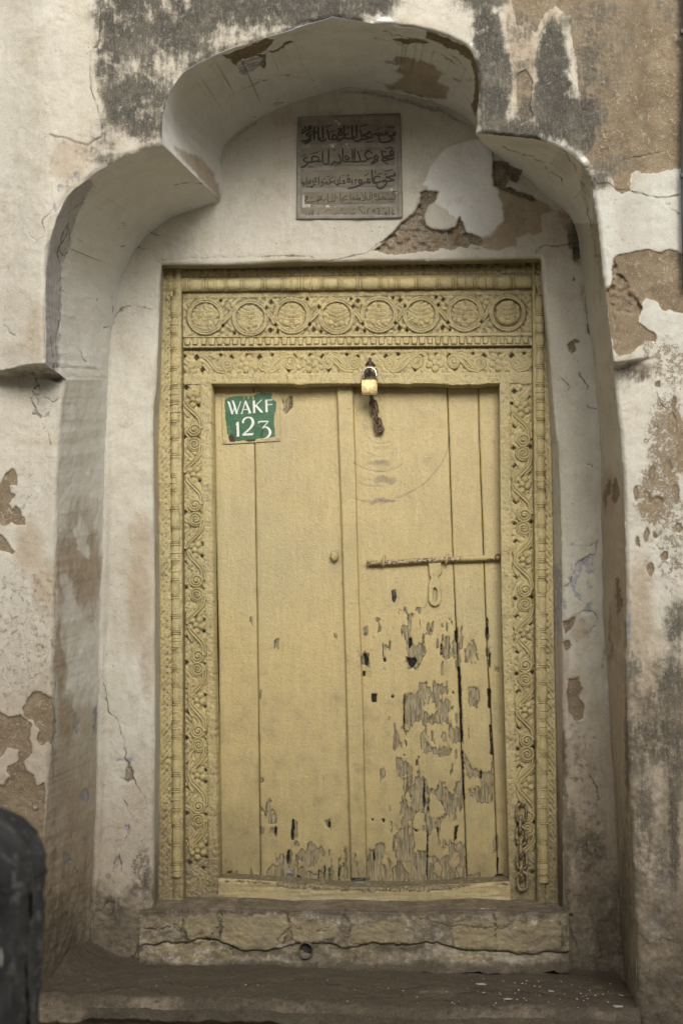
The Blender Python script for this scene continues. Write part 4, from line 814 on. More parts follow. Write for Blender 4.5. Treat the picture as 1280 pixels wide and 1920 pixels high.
# turned roll with collars, as separate members end to end
def bead_mesh(L, r, kind):
    prof = [(0, .60), (.02, 1.1), (.07, 1.2), (.095, .68), (.13, 1.14), (.17, 1.2), (.20, .66), (.25, .86), (.38, 1.0), (.55, 1.06), (.72, 1.0), (.84, .86), (.87, .64), (.905, 1.15), (.96, 1.18), (.985, .66), (1, .60)]
    if kind: prof = [(0, .6), (.03, 1.05), (.07, 1.1), (.10, .7), (.14, .84), (.3, 1.0), (.5, 1.08), (.7, .98), (.80, .84), (.84, .62), (.87, 1.18), (.92, 1.2), (.945, .66), (.965, 1.1), (1, .6)]
    bm = bmesh.new(); n = 14; rings = []
    for (t, k) in prof:
        rings.append([bm.verts.new((t*L-L/2, -r*k*math.cos(a)*1.0, r*k*math.sin(a)*1.08)) for a in np.linspace(-math.pi/2*1.1, math.pi/2*1.1, n)])
    for A_, B_ in zip(rings[:-1], rings[1:]):
        for k in range(n-1): bm.faces.new((A_[k], A_[k+1], B_[k+1], B_[k]))
    return bm
MPX = (P(101, 1000, YO)-P(100, 1000, YO))[0]       # metres per pixel at the frame
BEADS = {}
def bead(kind, L, r, parent, loc, vertical):
    rr = np.random.default_rng(kind*7+int(vertical)); m = 46; n = 15; t = np.linspace(0, 1, m); rad = np.ones(m)*1.0
    marks = [(.03, .045, 1.16), (.095, .03, .72), (.15, .05, 1.12), (.21, .03, .74)] if kind % 2 == 0 else [(.04, .05, 1.12), (.11, .03, .70), (.16, .03, 1.08), (.20, .02, .78), (.245, .03, 1.08)]
    if kind == 2: marks += [(.55, .05, 1.14), (.61, .03, .78)]
    rad = rad*(.90+.12*np.sin(np.pi*np.clip((t-.25)/.75, 0, 1)))
    for c, w, k in marks+[(.97, .03, .78), (.93, .03, 1.12)]: g = np.exp(-((t-c)/(w*.6))**2); rad = rad*(1-g)+k*g
    rad = rad+rr.normal(0, .012, m); an = np.linspace(-math.pi/2*1.15, math.pi/2*1.15, n); T, A_ = np.meshgrid(t, an, indexing='ij')
    R_ = r*rad[:, None]*(1+.05*fbm(T*9+kind*5, A_*2, 3, 41)+.05*(np.abs(np.sin(A_*3.5+kind)) if kind % 2 else 0)*(T > .28)*(T < .9))
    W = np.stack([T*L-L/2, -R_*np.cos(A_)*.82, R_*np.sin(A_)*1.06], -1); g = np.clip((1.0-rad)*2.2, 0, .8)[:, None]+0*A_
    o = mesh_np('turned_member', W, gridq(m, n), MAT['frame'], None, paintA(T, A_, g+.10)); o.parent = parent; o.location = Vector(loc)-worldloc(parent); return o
def place_beads(parent, pts_fn, t0, t1, step, r, vertical):
    k = 0; t = t0
    while t < t1-step*.4:
        st = step*(1+.16*math.sin(k*2.3)); a = pts_fn(t); b = pts_fn(min(t+st, t1)); A_, B_ = P(*a, YO-.003), P(*b, YO-.003)
        mid = (A_+B_)/2; L = np.linalg.norm(B_-A_); kd = (k*5+k//3) % 3; key = (kd, vertical, parent.name)
        if key not in BEADS: o = BEADS[key] = bead(kd, float(step*MPX), r, parent, Vector(mid), vertical)
        else: o = inst(BEADS[key], Vector(mid))
        d = B_-A_; o.rotation_euler = (random.uniform(-.25, .25), -math.atan2(d[2], d[0]), 0)
        o.scale = (L/(step*MPX), 1+random.uniform(-.16, .12), 1+random.uniform(-.08, .06)); t += st; k += 1
place_beads(olint, lambda x: (x, (y_roll0(x)+y_roll1(x))/2+1), 346, 996, 36, 11.2*MPX, False)
place_beads(jl, lambda y: (gL(y)-13.5, y), 556, 1655, 33, 8.4*MPX, True)
place_beads(jr, lambda y: (gR(y)+13.5, y), 552, 1655, 33, 8.2*MPX, True)

# frieze with eight leaf rosettes inside a looping vine
xs = np.arange(342, 997.5, 1.45); vs_ = np.linspace(0, 1, 62); X, V_ = np.meshgrid(xs, vs_); Y = y_fr0(X)+(y_fr1(X)-y_fr0(X)+2)*V_
ROS = [(385,594),(469,596),(547,592),(631,593),(710,590),(789,590),(871,588),(951,587)]
cyl = np.interp(X, [r[0] for r in ROS], [r[1] for r in ROS]); h = np.zeros(X.shape); pit = np.zeros(X.shape)
vine = 1e3
for i, (cx, cy0) in enumerate(ROS):
    r = np.hypot(X-cx, (Y-cy0)); a = np.arctan2(Y-cy0, X-cx)
    rr = 31.5
    ring = np.maximum(np.maximum(ridge(np.abs(r-28.5), 1.9), ridge(np.abs(r-32.6), 2.0)), .55*ridge(np.abs(r-30.5), 4.6))
    h = np.maximum(h, ring)
    h = np.where(r < 26.8, -.85, h)
    if i < 7:
        nx, ny = ROS[i+1]; up = i % 2                # the vine leaves this ring low and reaches the next one high, then back
        s = 1 if up == 0 else -1
        q = np.array([(cx+24, cy0+s*22), (cx+33, cy0+s*10), ((cx+nx)/2+2, (cy0+ny)/2-s*2), (nx-33, ny-s*12), (nx-24, ny-s*22)])
        dd, _ = pdist(cat(q, 5), X, Y, 12); lk = np.maximum(np.maximum(ridge(np.abs(dd-2.4), 1.7), .6*ridge(dd, 5)), 0)
        h = np.where(r > 33, np.maximum(h, lk), h)
        mx, my = (cx+nx)/2, (cy0+ny)/2
        for (ox, oy, pr) in ((-1, 26, 5.6), (0, -27, 5.4), (-9, s*16*1.0, 4.6), (9, -s*16, 4.6), (13, 30, 4.0), (-13, -31, 4.0)):
            pit = np.maximum(pit, sm(1.2, .5, (np.abs(X-mx-ox)+np.abs(Y-my-oy)*.8)/pr)*(1 if random.random() > .25 else .3))
        for (ox, oy) in ((-8, 24), (8, 22), (0, -20), (-10, -24), (10, -23)):
            h = np.maximum(h, .8*ridge(np.hypot(X-mx-ox, (Y-my-oy)*.8), 5.0)*(r > 34)*(.6+.4*np.abs(np.sin((X+Y)/1.8))))
c = Y-y_fr0(X); eg = np.maximum(sm(11, 5, c), sm(80, 84, c)); h = h*(1-eg)+.62*eg+.35*ridge(np.abs(c-9.5), 1.8)
h = np.where(h > -.1, np.maximum(h, .50*np.abs(np.sin(X/4.2+np.sin(Y/5.)*1.9+1.5*vn(X/14, Y/14, 4)))**1.5*(.5+.5*vn(X/8, Y/8, 7))), h)
e = np.clip(np.minimum(X-342, 997-X)/6, 0, 1)
hh = h*.0130+clog(X, Y, 1.1)-.009*pit; hol = np.where(pit > .35, (pit-.70)*5, -30.)
frieze = panel('frieze', X, Y, YI-.012-hh, door, hole=hol)
# one palmette, shaped as layered leaves; shared by the eight rosettes
def palm(seed):
    g = np.arange(-27, 27.1, 1.35); X, Y = np.meshgrid(g, g); r = np.hypot(X, Y)
    yy = Y+.020*X**2*(1 if seed % 2 else .4)
    tier = np.mod(yy/8.2+.3, 1); lf = .45+.55*np.abs(np.sin((X/(6.6)+seed)*1.0))
    h = (.55+.45*(1-tier)**.8)*(.62+.38*lf)
    h = np.where(Y > 9, np.maximum(h, ridge(np.hypot(np.abs(X)-10, Y-15), 8.5)*1.2), h)
    h = np.maximum(h, ridge(np.hypot(X, Y+19-38*(seed % 2)), 5.5)*1.2); h = np.maximum(h, ridge(np.abs(X)+.12*np.abs(Y), 2.0)*1.02)
    th = np.arctan2(Y, X); R = 23.5+1.8*np.abs(np.sin(th*4.5+seed))-1.8*(np.abs(np.cos(th)) > .97)
    prof = np.clip((R-r)/3.2, 0, 1); dome = 1-.35*(r/26)**2
    H = h*dome*.021*prof**.6-.014*(1-prof)
    H += .0008*fbm(X/4+seed*9, Y/4, 2, 5)
    return X, Y, H, prof
for k in range(2):
    X_, Y_, H, prof = palm(k); kp = prof > .02; kk = kp[:-1, :-1] | kp[1:, 1:]
    c0_ = P(*ROS[k], YI-.002); pts = np.stack([X_*MPX*1.02, -H, -Y_*MPX*1.02], -1)+c0_
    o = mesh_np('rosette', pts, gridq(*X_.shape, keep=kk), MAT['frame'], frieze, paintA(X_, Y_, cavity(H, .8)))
    # recentre so that copies can be placed
    off = Vector(c0_)-worldloc(frieze); me = o.data; co = np.empty(len(me.vertices)*3, np.float32); me.vertices.foreach_get('co', co); co = co.reshape(-1, 3)-np.array(off, np.float32); me.vertices.foreach_set('co', co.ravel()); me.update(); o.location = off
    for i in range(k+2, 8, 2): inst(o, Vector(P(*ROS[i], YI-.002)), rot=(0, math.radians(random.uniform(-7, 7)), 0), scale=(random.choice((-1, 1))*random.uniform(.97, 1.03), random.uniform(.85, 1.1), random.uniform(.97, 1.03)))
# dentils under the frieze
X, V_ = np.meshgrid(np.arange(342, 997.5, 2.2), np.linspace(0, 1, 14)); Y = y_fr1(X)+1+(y_dn1(X)-y_fr1(X)-1)*V_
h = .004*sm(.72, .86, V_)+.002*sm(.2, .05, V_)+clog(X, Y, 1.2)-.012*sm(.95, 1, V_)
dband = panel('dentil_band', X, Y, YI-.012-h, door, dirt_shade=.10*(V_ < .7))
bm = bmesh.new(); w, hgt, dp = 11.5*MPX, 16.0*MPX, .011
vs4 = [(-w/2, 0, hgt/2), (0, 0, hgt/2), (w/2, 0, hgt/2), (w/2*.9, 0, -hgt/2), (0, 0, -hgt/2), (-w/2*.9, 0, -hgt/2)]
fr = [(-w/2*.8, -dp*.35, hgt/2*.85), (0, -dp*.8, hgt/2*.45), (w/2*.8, -dp*.35, hgt/2*.85), (w/2*.62, -dp, -hgt/2*.7), (0, -dp*1.15, -hgt/2*.8), (-w/2*.62, -dp, -hgt/2*.7)]
a_ = [bm.verts.new(v) for v in vs4]; b_ = [bm.verts.new(v) for v in fr]
for k in range(6): bm.faces.new((a_[k], a_[(k+1) % 6], b_[(k+1) % 6], b_[k]))
bm.faces.new((b_[0], b_[1], b_[4], b_[5])); bm.faces.new((b_[1], b_[2], b_[3], b_[4]))
bmesh.ops.bevel(bm, geom=[e for e in bm.edges if all(v in b_ for v in e.verts)], offset=.0012, segments=1, affect='EDGES')
x = 352.0; d0 = None; k = 0
while x < 992:
    p_ = Vector(P(x, y_fr1(x)+10, YI-.013))
    if d0 is None: d0 = link_bm('dentil', bm, MAT['frame'], dband, loc=p_, local=True, smooth=False)
    else: inst(d0, p_, rot=(0, math.radians(random.uniform(-4, 4)), 0), scale=(random.uniform(.88, 1.1), random.uniform(.8, 1.15), random.uniform(.92, 1.05)))
    x += 15.0+random.uniform(-.8, .8); k += 1

# relief pieces of the running vine (shared)
def relief_piece(name, fn, rx, ry, depth, parent, at):
    g = 1.2; X, Y = np.meshgrid(np.arange(-rx, rx+.1, g), np.arange(-ry, ry+.1, g)); h = fn(X, Y)
    kp = h > .04; kk = kp[:-1, :-1] | kp[1:, 1:] | kp[1:, :-1] | kp[:-1, 1:]
    H = np.where(h > .04, h*depth, -.004)+.0006*fbm(X/4, Y/4, 2, 9)
    c0_ = Vector(at); pts = np.stack([X*MPX, -H, -Y*MPX], -1)+np.array(c0_)
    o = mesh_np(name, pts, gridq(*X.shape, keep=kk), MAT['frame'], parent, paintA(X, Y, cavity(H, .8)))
    off = c0_-worldloc(parent); me = o.data; co = np.empty(len(me.vertices)*3, np.float32); me.vertices.foreach_get('co', co); co = co.reshape(-1, 3)-np.array(off, np.float32); me.vertices.foreach_set('co', co.ravel()); me.update(); o.location = off; return o
def scroll_fn(X, Y):                              # vertical unit: volute at the bottom, stem sweeping up to the side
    h = spiral_h(X-2, Y-14, 14.5, .6, 1)
    q = cat([(15, 10), (12, -6), (2, -18), (-9, -29), (-14, -38)], 6); dd, _ = pdist(q, X, Y, 14)
    h = np.maximum(h, np.maximum(ridge(np.abs(dd-2.6), 1.9), .55*ridge(dd, 5.2))); q = cat([(-14, -38), (-16, -24), (-10, -12)], 5); dd, _ = pdist(q, X, Y, 14); h = np.maximum(h, .6*ridge(dd, 3)); return h
def scroll_fn2(X, Y):                             # lies down along the lintel
    return scroll_fn(-Y*1.0, X)
def flower_fn(X, Y): return flower_h(X, Y, 17.5)
def leaf_fn(X, Y):
    d = np.hypot(X/5.5, Y/11.0); return np.where(d < 1, (1-d**2)**.5*(.6+.4*np.abs(np.sin(Y/2.2+np.abs(X)))), 0)*np.where(np.abs(X) < .9, .55, 1)
PZ_ = {}
def put_piece(name, fn, rx, ry, parent, px, py, rot=0, mx=1, my=1, lean=0, depth=.0145, y0=YI-.001):
    loc = Vector(P(px, py, y0)); key = name+str(fn)
    if key not in PZ_: o = PZ_[key] = relief_piece(name, fn, rx, ry, depth, parent, loc)
    else: o = inst(PZ_[key], loc, parent=parent)
    o.rotation_euler = (0, math.radians(rot+lean+random.uniform(-3, 3)), 0)
    o.scale = (mx*random.uniform(.95, 1.03), random.uniform(.8, 1.12), my*random.uniform(.95, 1.03)); return o

def jamb_inner(xa, xs_, xb, side, ph):
    ys = np.arange(704 if side < 0 else 700, 1692, 1.6)
    # carved strip plus the plain strip next to the opening
    ns = 44; Y, S = np.meshgrid(ys, np.linspace(0, 1, ns), indexing='ij'); a, m, b = xa(Y), xs_(Y), xb(Y)
    if side < 0: lo, hi = a, b; X = lo+(hi-lo)*S; cmid = (a+m)/2; w = (m-a)/2; plain = X > m
    else: lo, hi = b, a; X = lo+(hi-lo)*S; cmid = (a+m)/2; w = (a-m)/2; plain = X < m
    cx = X-cmid
    if side < 0: cx = cx
    h, pit = band(Y, cx if side > 0 else -cx, 0, w, 141, ph, 5)
    pl = sm(.97, 1.04, np.abs(X-cmid)/w)*plain
    hb = h*.0085*(1-pl)+pl*(.0062+.0012*np.cos(2*math.pi*Y/4.5)*sm(4, 1, np.abs(np.abs(X-cmid)-w-3)))
    lowfade = sm(1700, 1590, Y); hb = hb*(.35+.65*lowfade)+clog(X, Y, 1.3)-.010*pit*lowfade
    hol = np.where(pit*lowfade > .4, (pit-.74)*4, -30.)
    dt = .22*sm(900, 1500, Y)+sm(1480, 1700, Y)*.55  # falling-off light painted into the colour, then dirt near the sill
    o = panel('inner_jamb', X, Y, YI-hb, door, hole=hol, dirt_shade=dt, skirt=.085)
    return o
jl2 = jamb_inner(gL, sL, iL, -1, 1313-141*5); jr2 = jamb_inner(gR, sR, iR, 1, 1049-141*3)
def vinecol(par, cen, y0, ys, mir):
    k = y0
    while k < ys:
        cx = cen(k)
        if 738 < k < 1600: put_piece('carved_flower', flower_fn, 20, 20, par, cx, k)
        for (d, my) in ((57, 1), (84, -1)):
            if 735 < k+d < 1570: put_piece('carved_scroll', scroll_fn, 19, 44, par, cen(k+d)+1*mir, k+d-14*my, mx=mir, my=my)
        for (d, sx) in ((26, .5), (115, .5), (20, -.5), (122, -.5)):
            if 735 < k+d < 1590: put_piece('carved_leaf', leaf_fn, 6, 12, par, cen(k+d)+sx*20, k+d, rot=random.uniform(20, 50)*(1 if sx > 0 else -1), depth=.006)
        k += 141
vinecol(jl2, lambda y: (gL(y)+sL(y))/2+2, 1313-141*5, 1640, 1); vinecol(jr2, lambda y: (gR(y)+sR(y))/2, 1049-141*3, 1640, 1)

# inner lintel
X, V_ = np.meshgrid(np.arange(343, 997.5, 1.6), np.linspace(0, 1, 46)); Y = y_li0(X)-5+(y_li2(X)-y_li0(X)+5)*V_
worn = 3.2*sm(.5, .95, V_)*np.maximum(0, fbm(X/45, 0*X, 3, 133))*1.6
Y = Y+worn
c = Y-(y_li0(X)+y_li1(X))/2-2; w = 20.0
h, pit = band(X, c, 0, w, 118, 402, 8)
lo_ = sm(.94, 1.02, c/w); hb = h*.0080*(1-lo_)+lo_*(.0062+.0010*np.cos(2*math.pi*X/5)*sm(3, 1, np.abs(c-w-4)))+clog(X, Y, 1.3)-.010*pit*(1-lo_)
hb -= .014*sm(2, -1.5, Y-y_li0(X)-1)
hol = np.where(pit*(1-lo_) > .4, (pit-.74)*4, -30.)
# the scorched hollow behind the padlock
sc = sdf([(693,672),(688,688),(682,700),(683,720),(700,722),(706,706),(704,692),(698,684)], X+fbm(X/6, Y/6, 2, 3)*3, Y, 12)
hol = np.maximum(hol, np.where(sc > -6, sc, -30)); hb -= .012*sm(-1, 3, sc)
ilint = panel('inner_lintel', X, Y, YI-hb, door, hole=hol, skirt=.085, dirt_shade=.3*sm(18, 0, np.hypot((X-692)/1.3, Y-700)))
for i, x0 in enumerate(range(402, 960, 118)):
    yy_ = lambda x: float((y_li0(x)+y_li1(x))/2+2)
    put_piece('carved_bud', flower_fn, 20, 20, ilint, x0+59, yy_(x0+59), depth=.007)
    PZ_.setdefault('x', None)
    for (d, m) in ((18, 1), (100, -1)):
        if x0+d < 985 and abs(x0+d-692) > 16:
            o = put_piece('carved_tendril', scroll_fn2, 44, 19, ilint, x0+d-6*m, yy_(x0+d), mx=m, my=1 if i % 2 else -1, depth=.007)
            o.scale = (o.scale[0]*.86, o.scale[1], o.scale[2]*1.0)
for x0 in (355, 372): put_piece('carved_leaf', leaf_fn, 6, 12, ilint, x0, 682, rot=random.uniform(-40, 40), depth=.006)

# threshold beam, hollowed by feet, brown where the paint has gone
X, V_ = np.meshgrid(np.arange(410, 957, 2.0), np.linspace(0, 1, 24)); ytop = ip(X, (410,1647),(470,1649),(540,1655),(640,1661),(760,1662),(850,1658),(956,1652))+.8*fbm(X/30, 0*X, 3, 3)
Y = ytop+(1697-ytop)*V_; h = .004*fbm(X/90, Y/8, 3, 141)+.003*fbm(X/12, Y/12, 3, 142)-.010*sm(.12, 0, V_)
A = paintA(X, Y, sm(.3, 1, V_)*.45+.1*np.abs(np.sin(X/11))*(V_ > .3))
pe = 3.8-np.abs((Y-ytop)-4.5)*1.3+5.5*fbm(X/13, Y/5, 3, 143)-5*(X < 520)-6*sm(820, 900, X)+2.0
A['peel'] = np.where(Y-ytop < 16, pe, -30); A['dirt'] = A['dirt']+.9*sm(-2, 1, A['peel'])
th = mesh_np('threshold', P(X, Y, YI-.006-h), gridq(*X.shape), MAT['threshold'], door, A)
xs = np.arange(410, 957, 3.0); yt = ip(xs, (410,1647),(470,1649),(540,1655),(640,1661),(760,1662),(850,1658),(956,1652))
base = P(xs, yt, np.full(len(xs), YI+.003)); T = np.linspace(0, 1, 12)[:, None, None]; W = base[None]+T*np.array([0, .14, .006]); RX, RY = toPx(W)
A = paintA(RX, RY, .35); A['peel'] = 2-6*np.abs(fbm(RX/14, T[..., 0]*4+RY*0, 3, 9)); mesh_np('threshold_top', W, gridq(12, len(xs)), MAT['threshold'], door, A)
# ------------------------------------------------------------------ the two plank leaves
g1 = lambda y: ip(y, (700,475),(850,478),(1000,480),(1200,483),(1400,486),(1660,489))
bL = lambda y: ip(y, (720,630),(1000,640),(1300,648),(1650,657))
bR = lambda y: ip(y, (720,662),(900,668),(1045,671),(1300,680),(1650,689))
g2 = lambda y: ip(y, (700,837),(850,842),(1000,847),(1100,851),(1250,858),(1447,866),(1545,871),(1660,875))
g3 = lambda y: ip(y, (700,896),(800,897),(980,904),(1210,912),(1250,914),(1414,924),(1660,933))
def Z8(*p): return [(640+x/3.048, 980+y/3.048) for x, y in p]
def Z3(*p): return [(640+x/3.048, 1250+y/3.048) for x, y in p]
def Z2(*p): return [(300+x/3.048, 1400+y/3.048) for x, y in p]
PEEL = [Z3((360,160),(410,140),(440,95),(490,100),(500,140),(520,120),(540,95),(585,100),(590,150),(570,175),(625,190),(640,230),(620,300),(645,420),(620,500),(575,520),(520,500),(475,490),(455,440),(440,350),(470,380),(445,270),(405,330),(370,385),(345,350),(350,250),(355,200)),
  Z3((620,345),(685,340),(692,440),(625,440)), Z3((310,520),(340,520),(375,540),(390,600),(330,625),(305,610)), Z3((420,560),(440,490),(450,560),(445,640),(425,620)),
  Z3((395,690),(440,640),(480,655),(500,700),(545,705),(560,650),(600,700),(640,725),(660,655),(690,700),(692,800),(640,880),(610,850),(570,890),(550,985),(625,990),(640,1020),(700,1000),(712,1235),(275,1240),(285,1150),(310,1100),(290,980),(340,925),(332,800),(320,775),(370,760),(405,830),(398,740)),
  Z3((150,1035),(180,1040),(200,1008),(240,1010),(255,1100),(255,1235),(150,1235)), Z3((700,480),(740,580),(790,590),(850,600),(860,540),(870,690),(800,690),(780,640),(730,640),(705,560)), Z3((730,690),(860,680),(870,780),(780,785),(740,740)),
  Z3((720,120),(760,110),(780,150),(770,240),(730,220)), Z3((670,90),(688,110),(690,200),(675,230)), Z3((865,980),(888,970),(892,1050),(870,1060)), Z3((720,1190),(790,1185),(800,1215),(740,1230)), Z3((355,640),(400,620),(410,690),(370,695)),
  Z3((875,1190),(920,1180),(945,1210),(945,1240),(875,1240)), Z3((340,430),(365,420),(370,450),(345,470)), Z3((570,1020),(600,1010),(620,1090),(590,1110)),
  Z8((340,590),(370,560),(380,515),(412,520),(405,570),(392,620),(400,690),(375,695),(348,650)), Z8((365,690),(470,680),(478,740),(430,830),(405,835),(372,800)), Z8((575,660),(610,650),(650,680),(655,780),(600,785),(565,740)), Z8((705,730),(725,675),(755,670),(772,720),(775,815),(715,815)),
  Z8((200,545),(216,550),(222,630),(208,640)), Z8((240,700),(262,705),(265,750),(245,755)), Z8((448,560),(462,560),(458,610),(445,605)), Z8((568,570),(588,565),(585,600),(566,600)), Z8((612,545),(640,545),(640,585),(610,590)), Z8((125,600),(150,600),(150,640),(128,640)), Z8((820,600),(840,600),(850,800),(825,760)), Z8((470,640),(500,600),(520,600),(500,660)), Z8((640,600),(665,600),(675,830),(650,850)), Z8((870,820),(905,820),(900,840),(875,840)), Z8((100,740),(155,750),(155,820),(120,830)),
  Z2((630,300),(650,355),(668,400),(660,440),(620,440),(600,390),(610,340)), Z2((620,500),(630,465),(655,470),(672,500)), Z2((570,340),(600,370),(600,400),(575,395)), Z2((570,460),(600,470),(595,495),(570,492)), Z2((570,180),(592,182),(590,210),(575,210)),
  Z2((655,598),(700,598),(715,640),(735,590),(748,600),(740,700),(770,675),(790,700),(830,680),(845,720),(960,680),(985,770),(612,765),(608,720),(640,680),(690,680),(665,640)), Z2((775,612),(810,580),(840,620),(850,540),(872,530),(888,580),(920,570),(948,600),(900,650),(870,690),(830,670),(790,660)), Z2((958,590),(1002,590),(990,645),(960,625)), Z2((1018,640),(1042,635),(1042,775),(1018,775)), Z2((755,420),(785,430),(785,520),(755,530)), Z2((948,420),(985,430),(985,480),(955,465)), Z2((380,715),(435,715),(435,745),(390,745)), Z2((1048,530),(1062,540),(1075,740),(1048,760)), Z2((775,540),(790,540),(788,558),(773,556)),
  [(525,749),(536,748),(543,743),(550,748),(547,765),(543,773),(534,771),(527,760)], [(516,1196),(523,1196),(522,1216),(516,1214)], [(485,1295),(490,1295),(489,1312),(485,1310)], [(624,1188),(632,1190),(630,1210),(624,1206)], [(470,1160),(472,1160),(471,1170)]]
KEEP = [Z3((412,860),(440,820),(490,830),(492,900),(540,930),(555,1010),(605,1065),(560,1112),(520,1060),(430,1050),(405,950)), Z3((480,760),(510,720),(560,760),(600,840),(560,870),(500,840)), Z3((470,200),(520,180),(540,250),(500,300),(480,260)), Z3((480,330),(540,320),(600,330),(610,470),(540,470),(490,440)), Z3((340,1120),(400,1110),(430,1160),(380,1180)), Z2((860,690),(930,650),(960,680),(900,730)), Z3((640,1040),(660,1100),(650,1180),(630,1140)), Z3((520,1130),(560,1120),(570,1200),(530,1190))]
HOLES = [Z8((370,768),(400,775),(424,768),(428,795),(405,832),(385,815)), Z8((385,660),(400,655),(402,700),(388,720)), Z8((642,618),(660,620),(660,690),(648,680)), Z8((826,545),(834,545),(838,680),(826,640)), Z8((840,740),(850,745),(848,830),(838,820)), Z8((125,745),(140,750),(155,780),(150,820),(135,815)), Z8((240,775),(252,775),(250,797),(240,795)), Z8((566,690),(574,690),(576,750),(568,760)), Z8((122,848),(134,848),(134,880),(122,880)),
  Z3((832,125),(850,128),(852,240),(836,235)), Z3((843,330),(852,330),(862,505),(850,500)), Z3((170,155),(200,155),(202,200),(172,205)), Z3((285,163),(298,163),(298,177),(285,177)), Z3((645,915),(665,905),(655,980),(642,1000)), Z3((547,910),(556,915),(554,950),(545,945)), Z3((878,1195),(905,1185),(935,1200),(935,1236),(882,1236)), Z3((662,0),(676,0),(682,120),(692,420),(682,440),(672,200)), Z3((686,470),(694,470),(702,760),(694,760)), Z3((462,740),(472,640),(478,760),(470,820)), Z3((490,740),(500,750),(498,830),(490,820)), Z3((630,1215),(690,1205),(690,1238),(635,1238)), Z3((790,590),(800,590),(800,640),(788,640)), Z3((888,1090),(896,1090),(894,1170),(888,1170)), Z3((405,920),(420,930),(450,935),(420,945)), Z3((180,1060),(190,1050),(192,1110),(182,1110)), Z3((356,160),(364,160),(360,380),(352,350)), Z3((632,140),(642,140),(642,156),(632,156)), Z3((170,870),(185,870),(182,885)), Z3((232,870),(245,870),(243,890),(234,890)), Z3((490,880),(495,1000),(490,1230),(485,1230),(486,1000)),
  Z2((757,412),(766,415),(770,470),(764,530),(752,535),(750,480)), Z2((732,590),(744,590),(740,660),(728,680),(725,620)), Z2((960,420),(972,430),(975,465),(962,460)), Z2((396,712),(406,712),(402,748),(394,748)), Z2((1020,690),(1028,690),(1026,772),(1020,772)), Z2((936,680),(942,680),(942,770),(936,770)), Z2((965,690),(970,690),(970,765),(964,765)), Z2((905,700),(912,705),(908,768),(903,768)), Z2((655,455),(668,462),(665,505),(655,500)), Z2((782,735),(800,740),(800,770),(780,770)), [(402,1164),(408,1160),(409,1172),(403,1176)]]
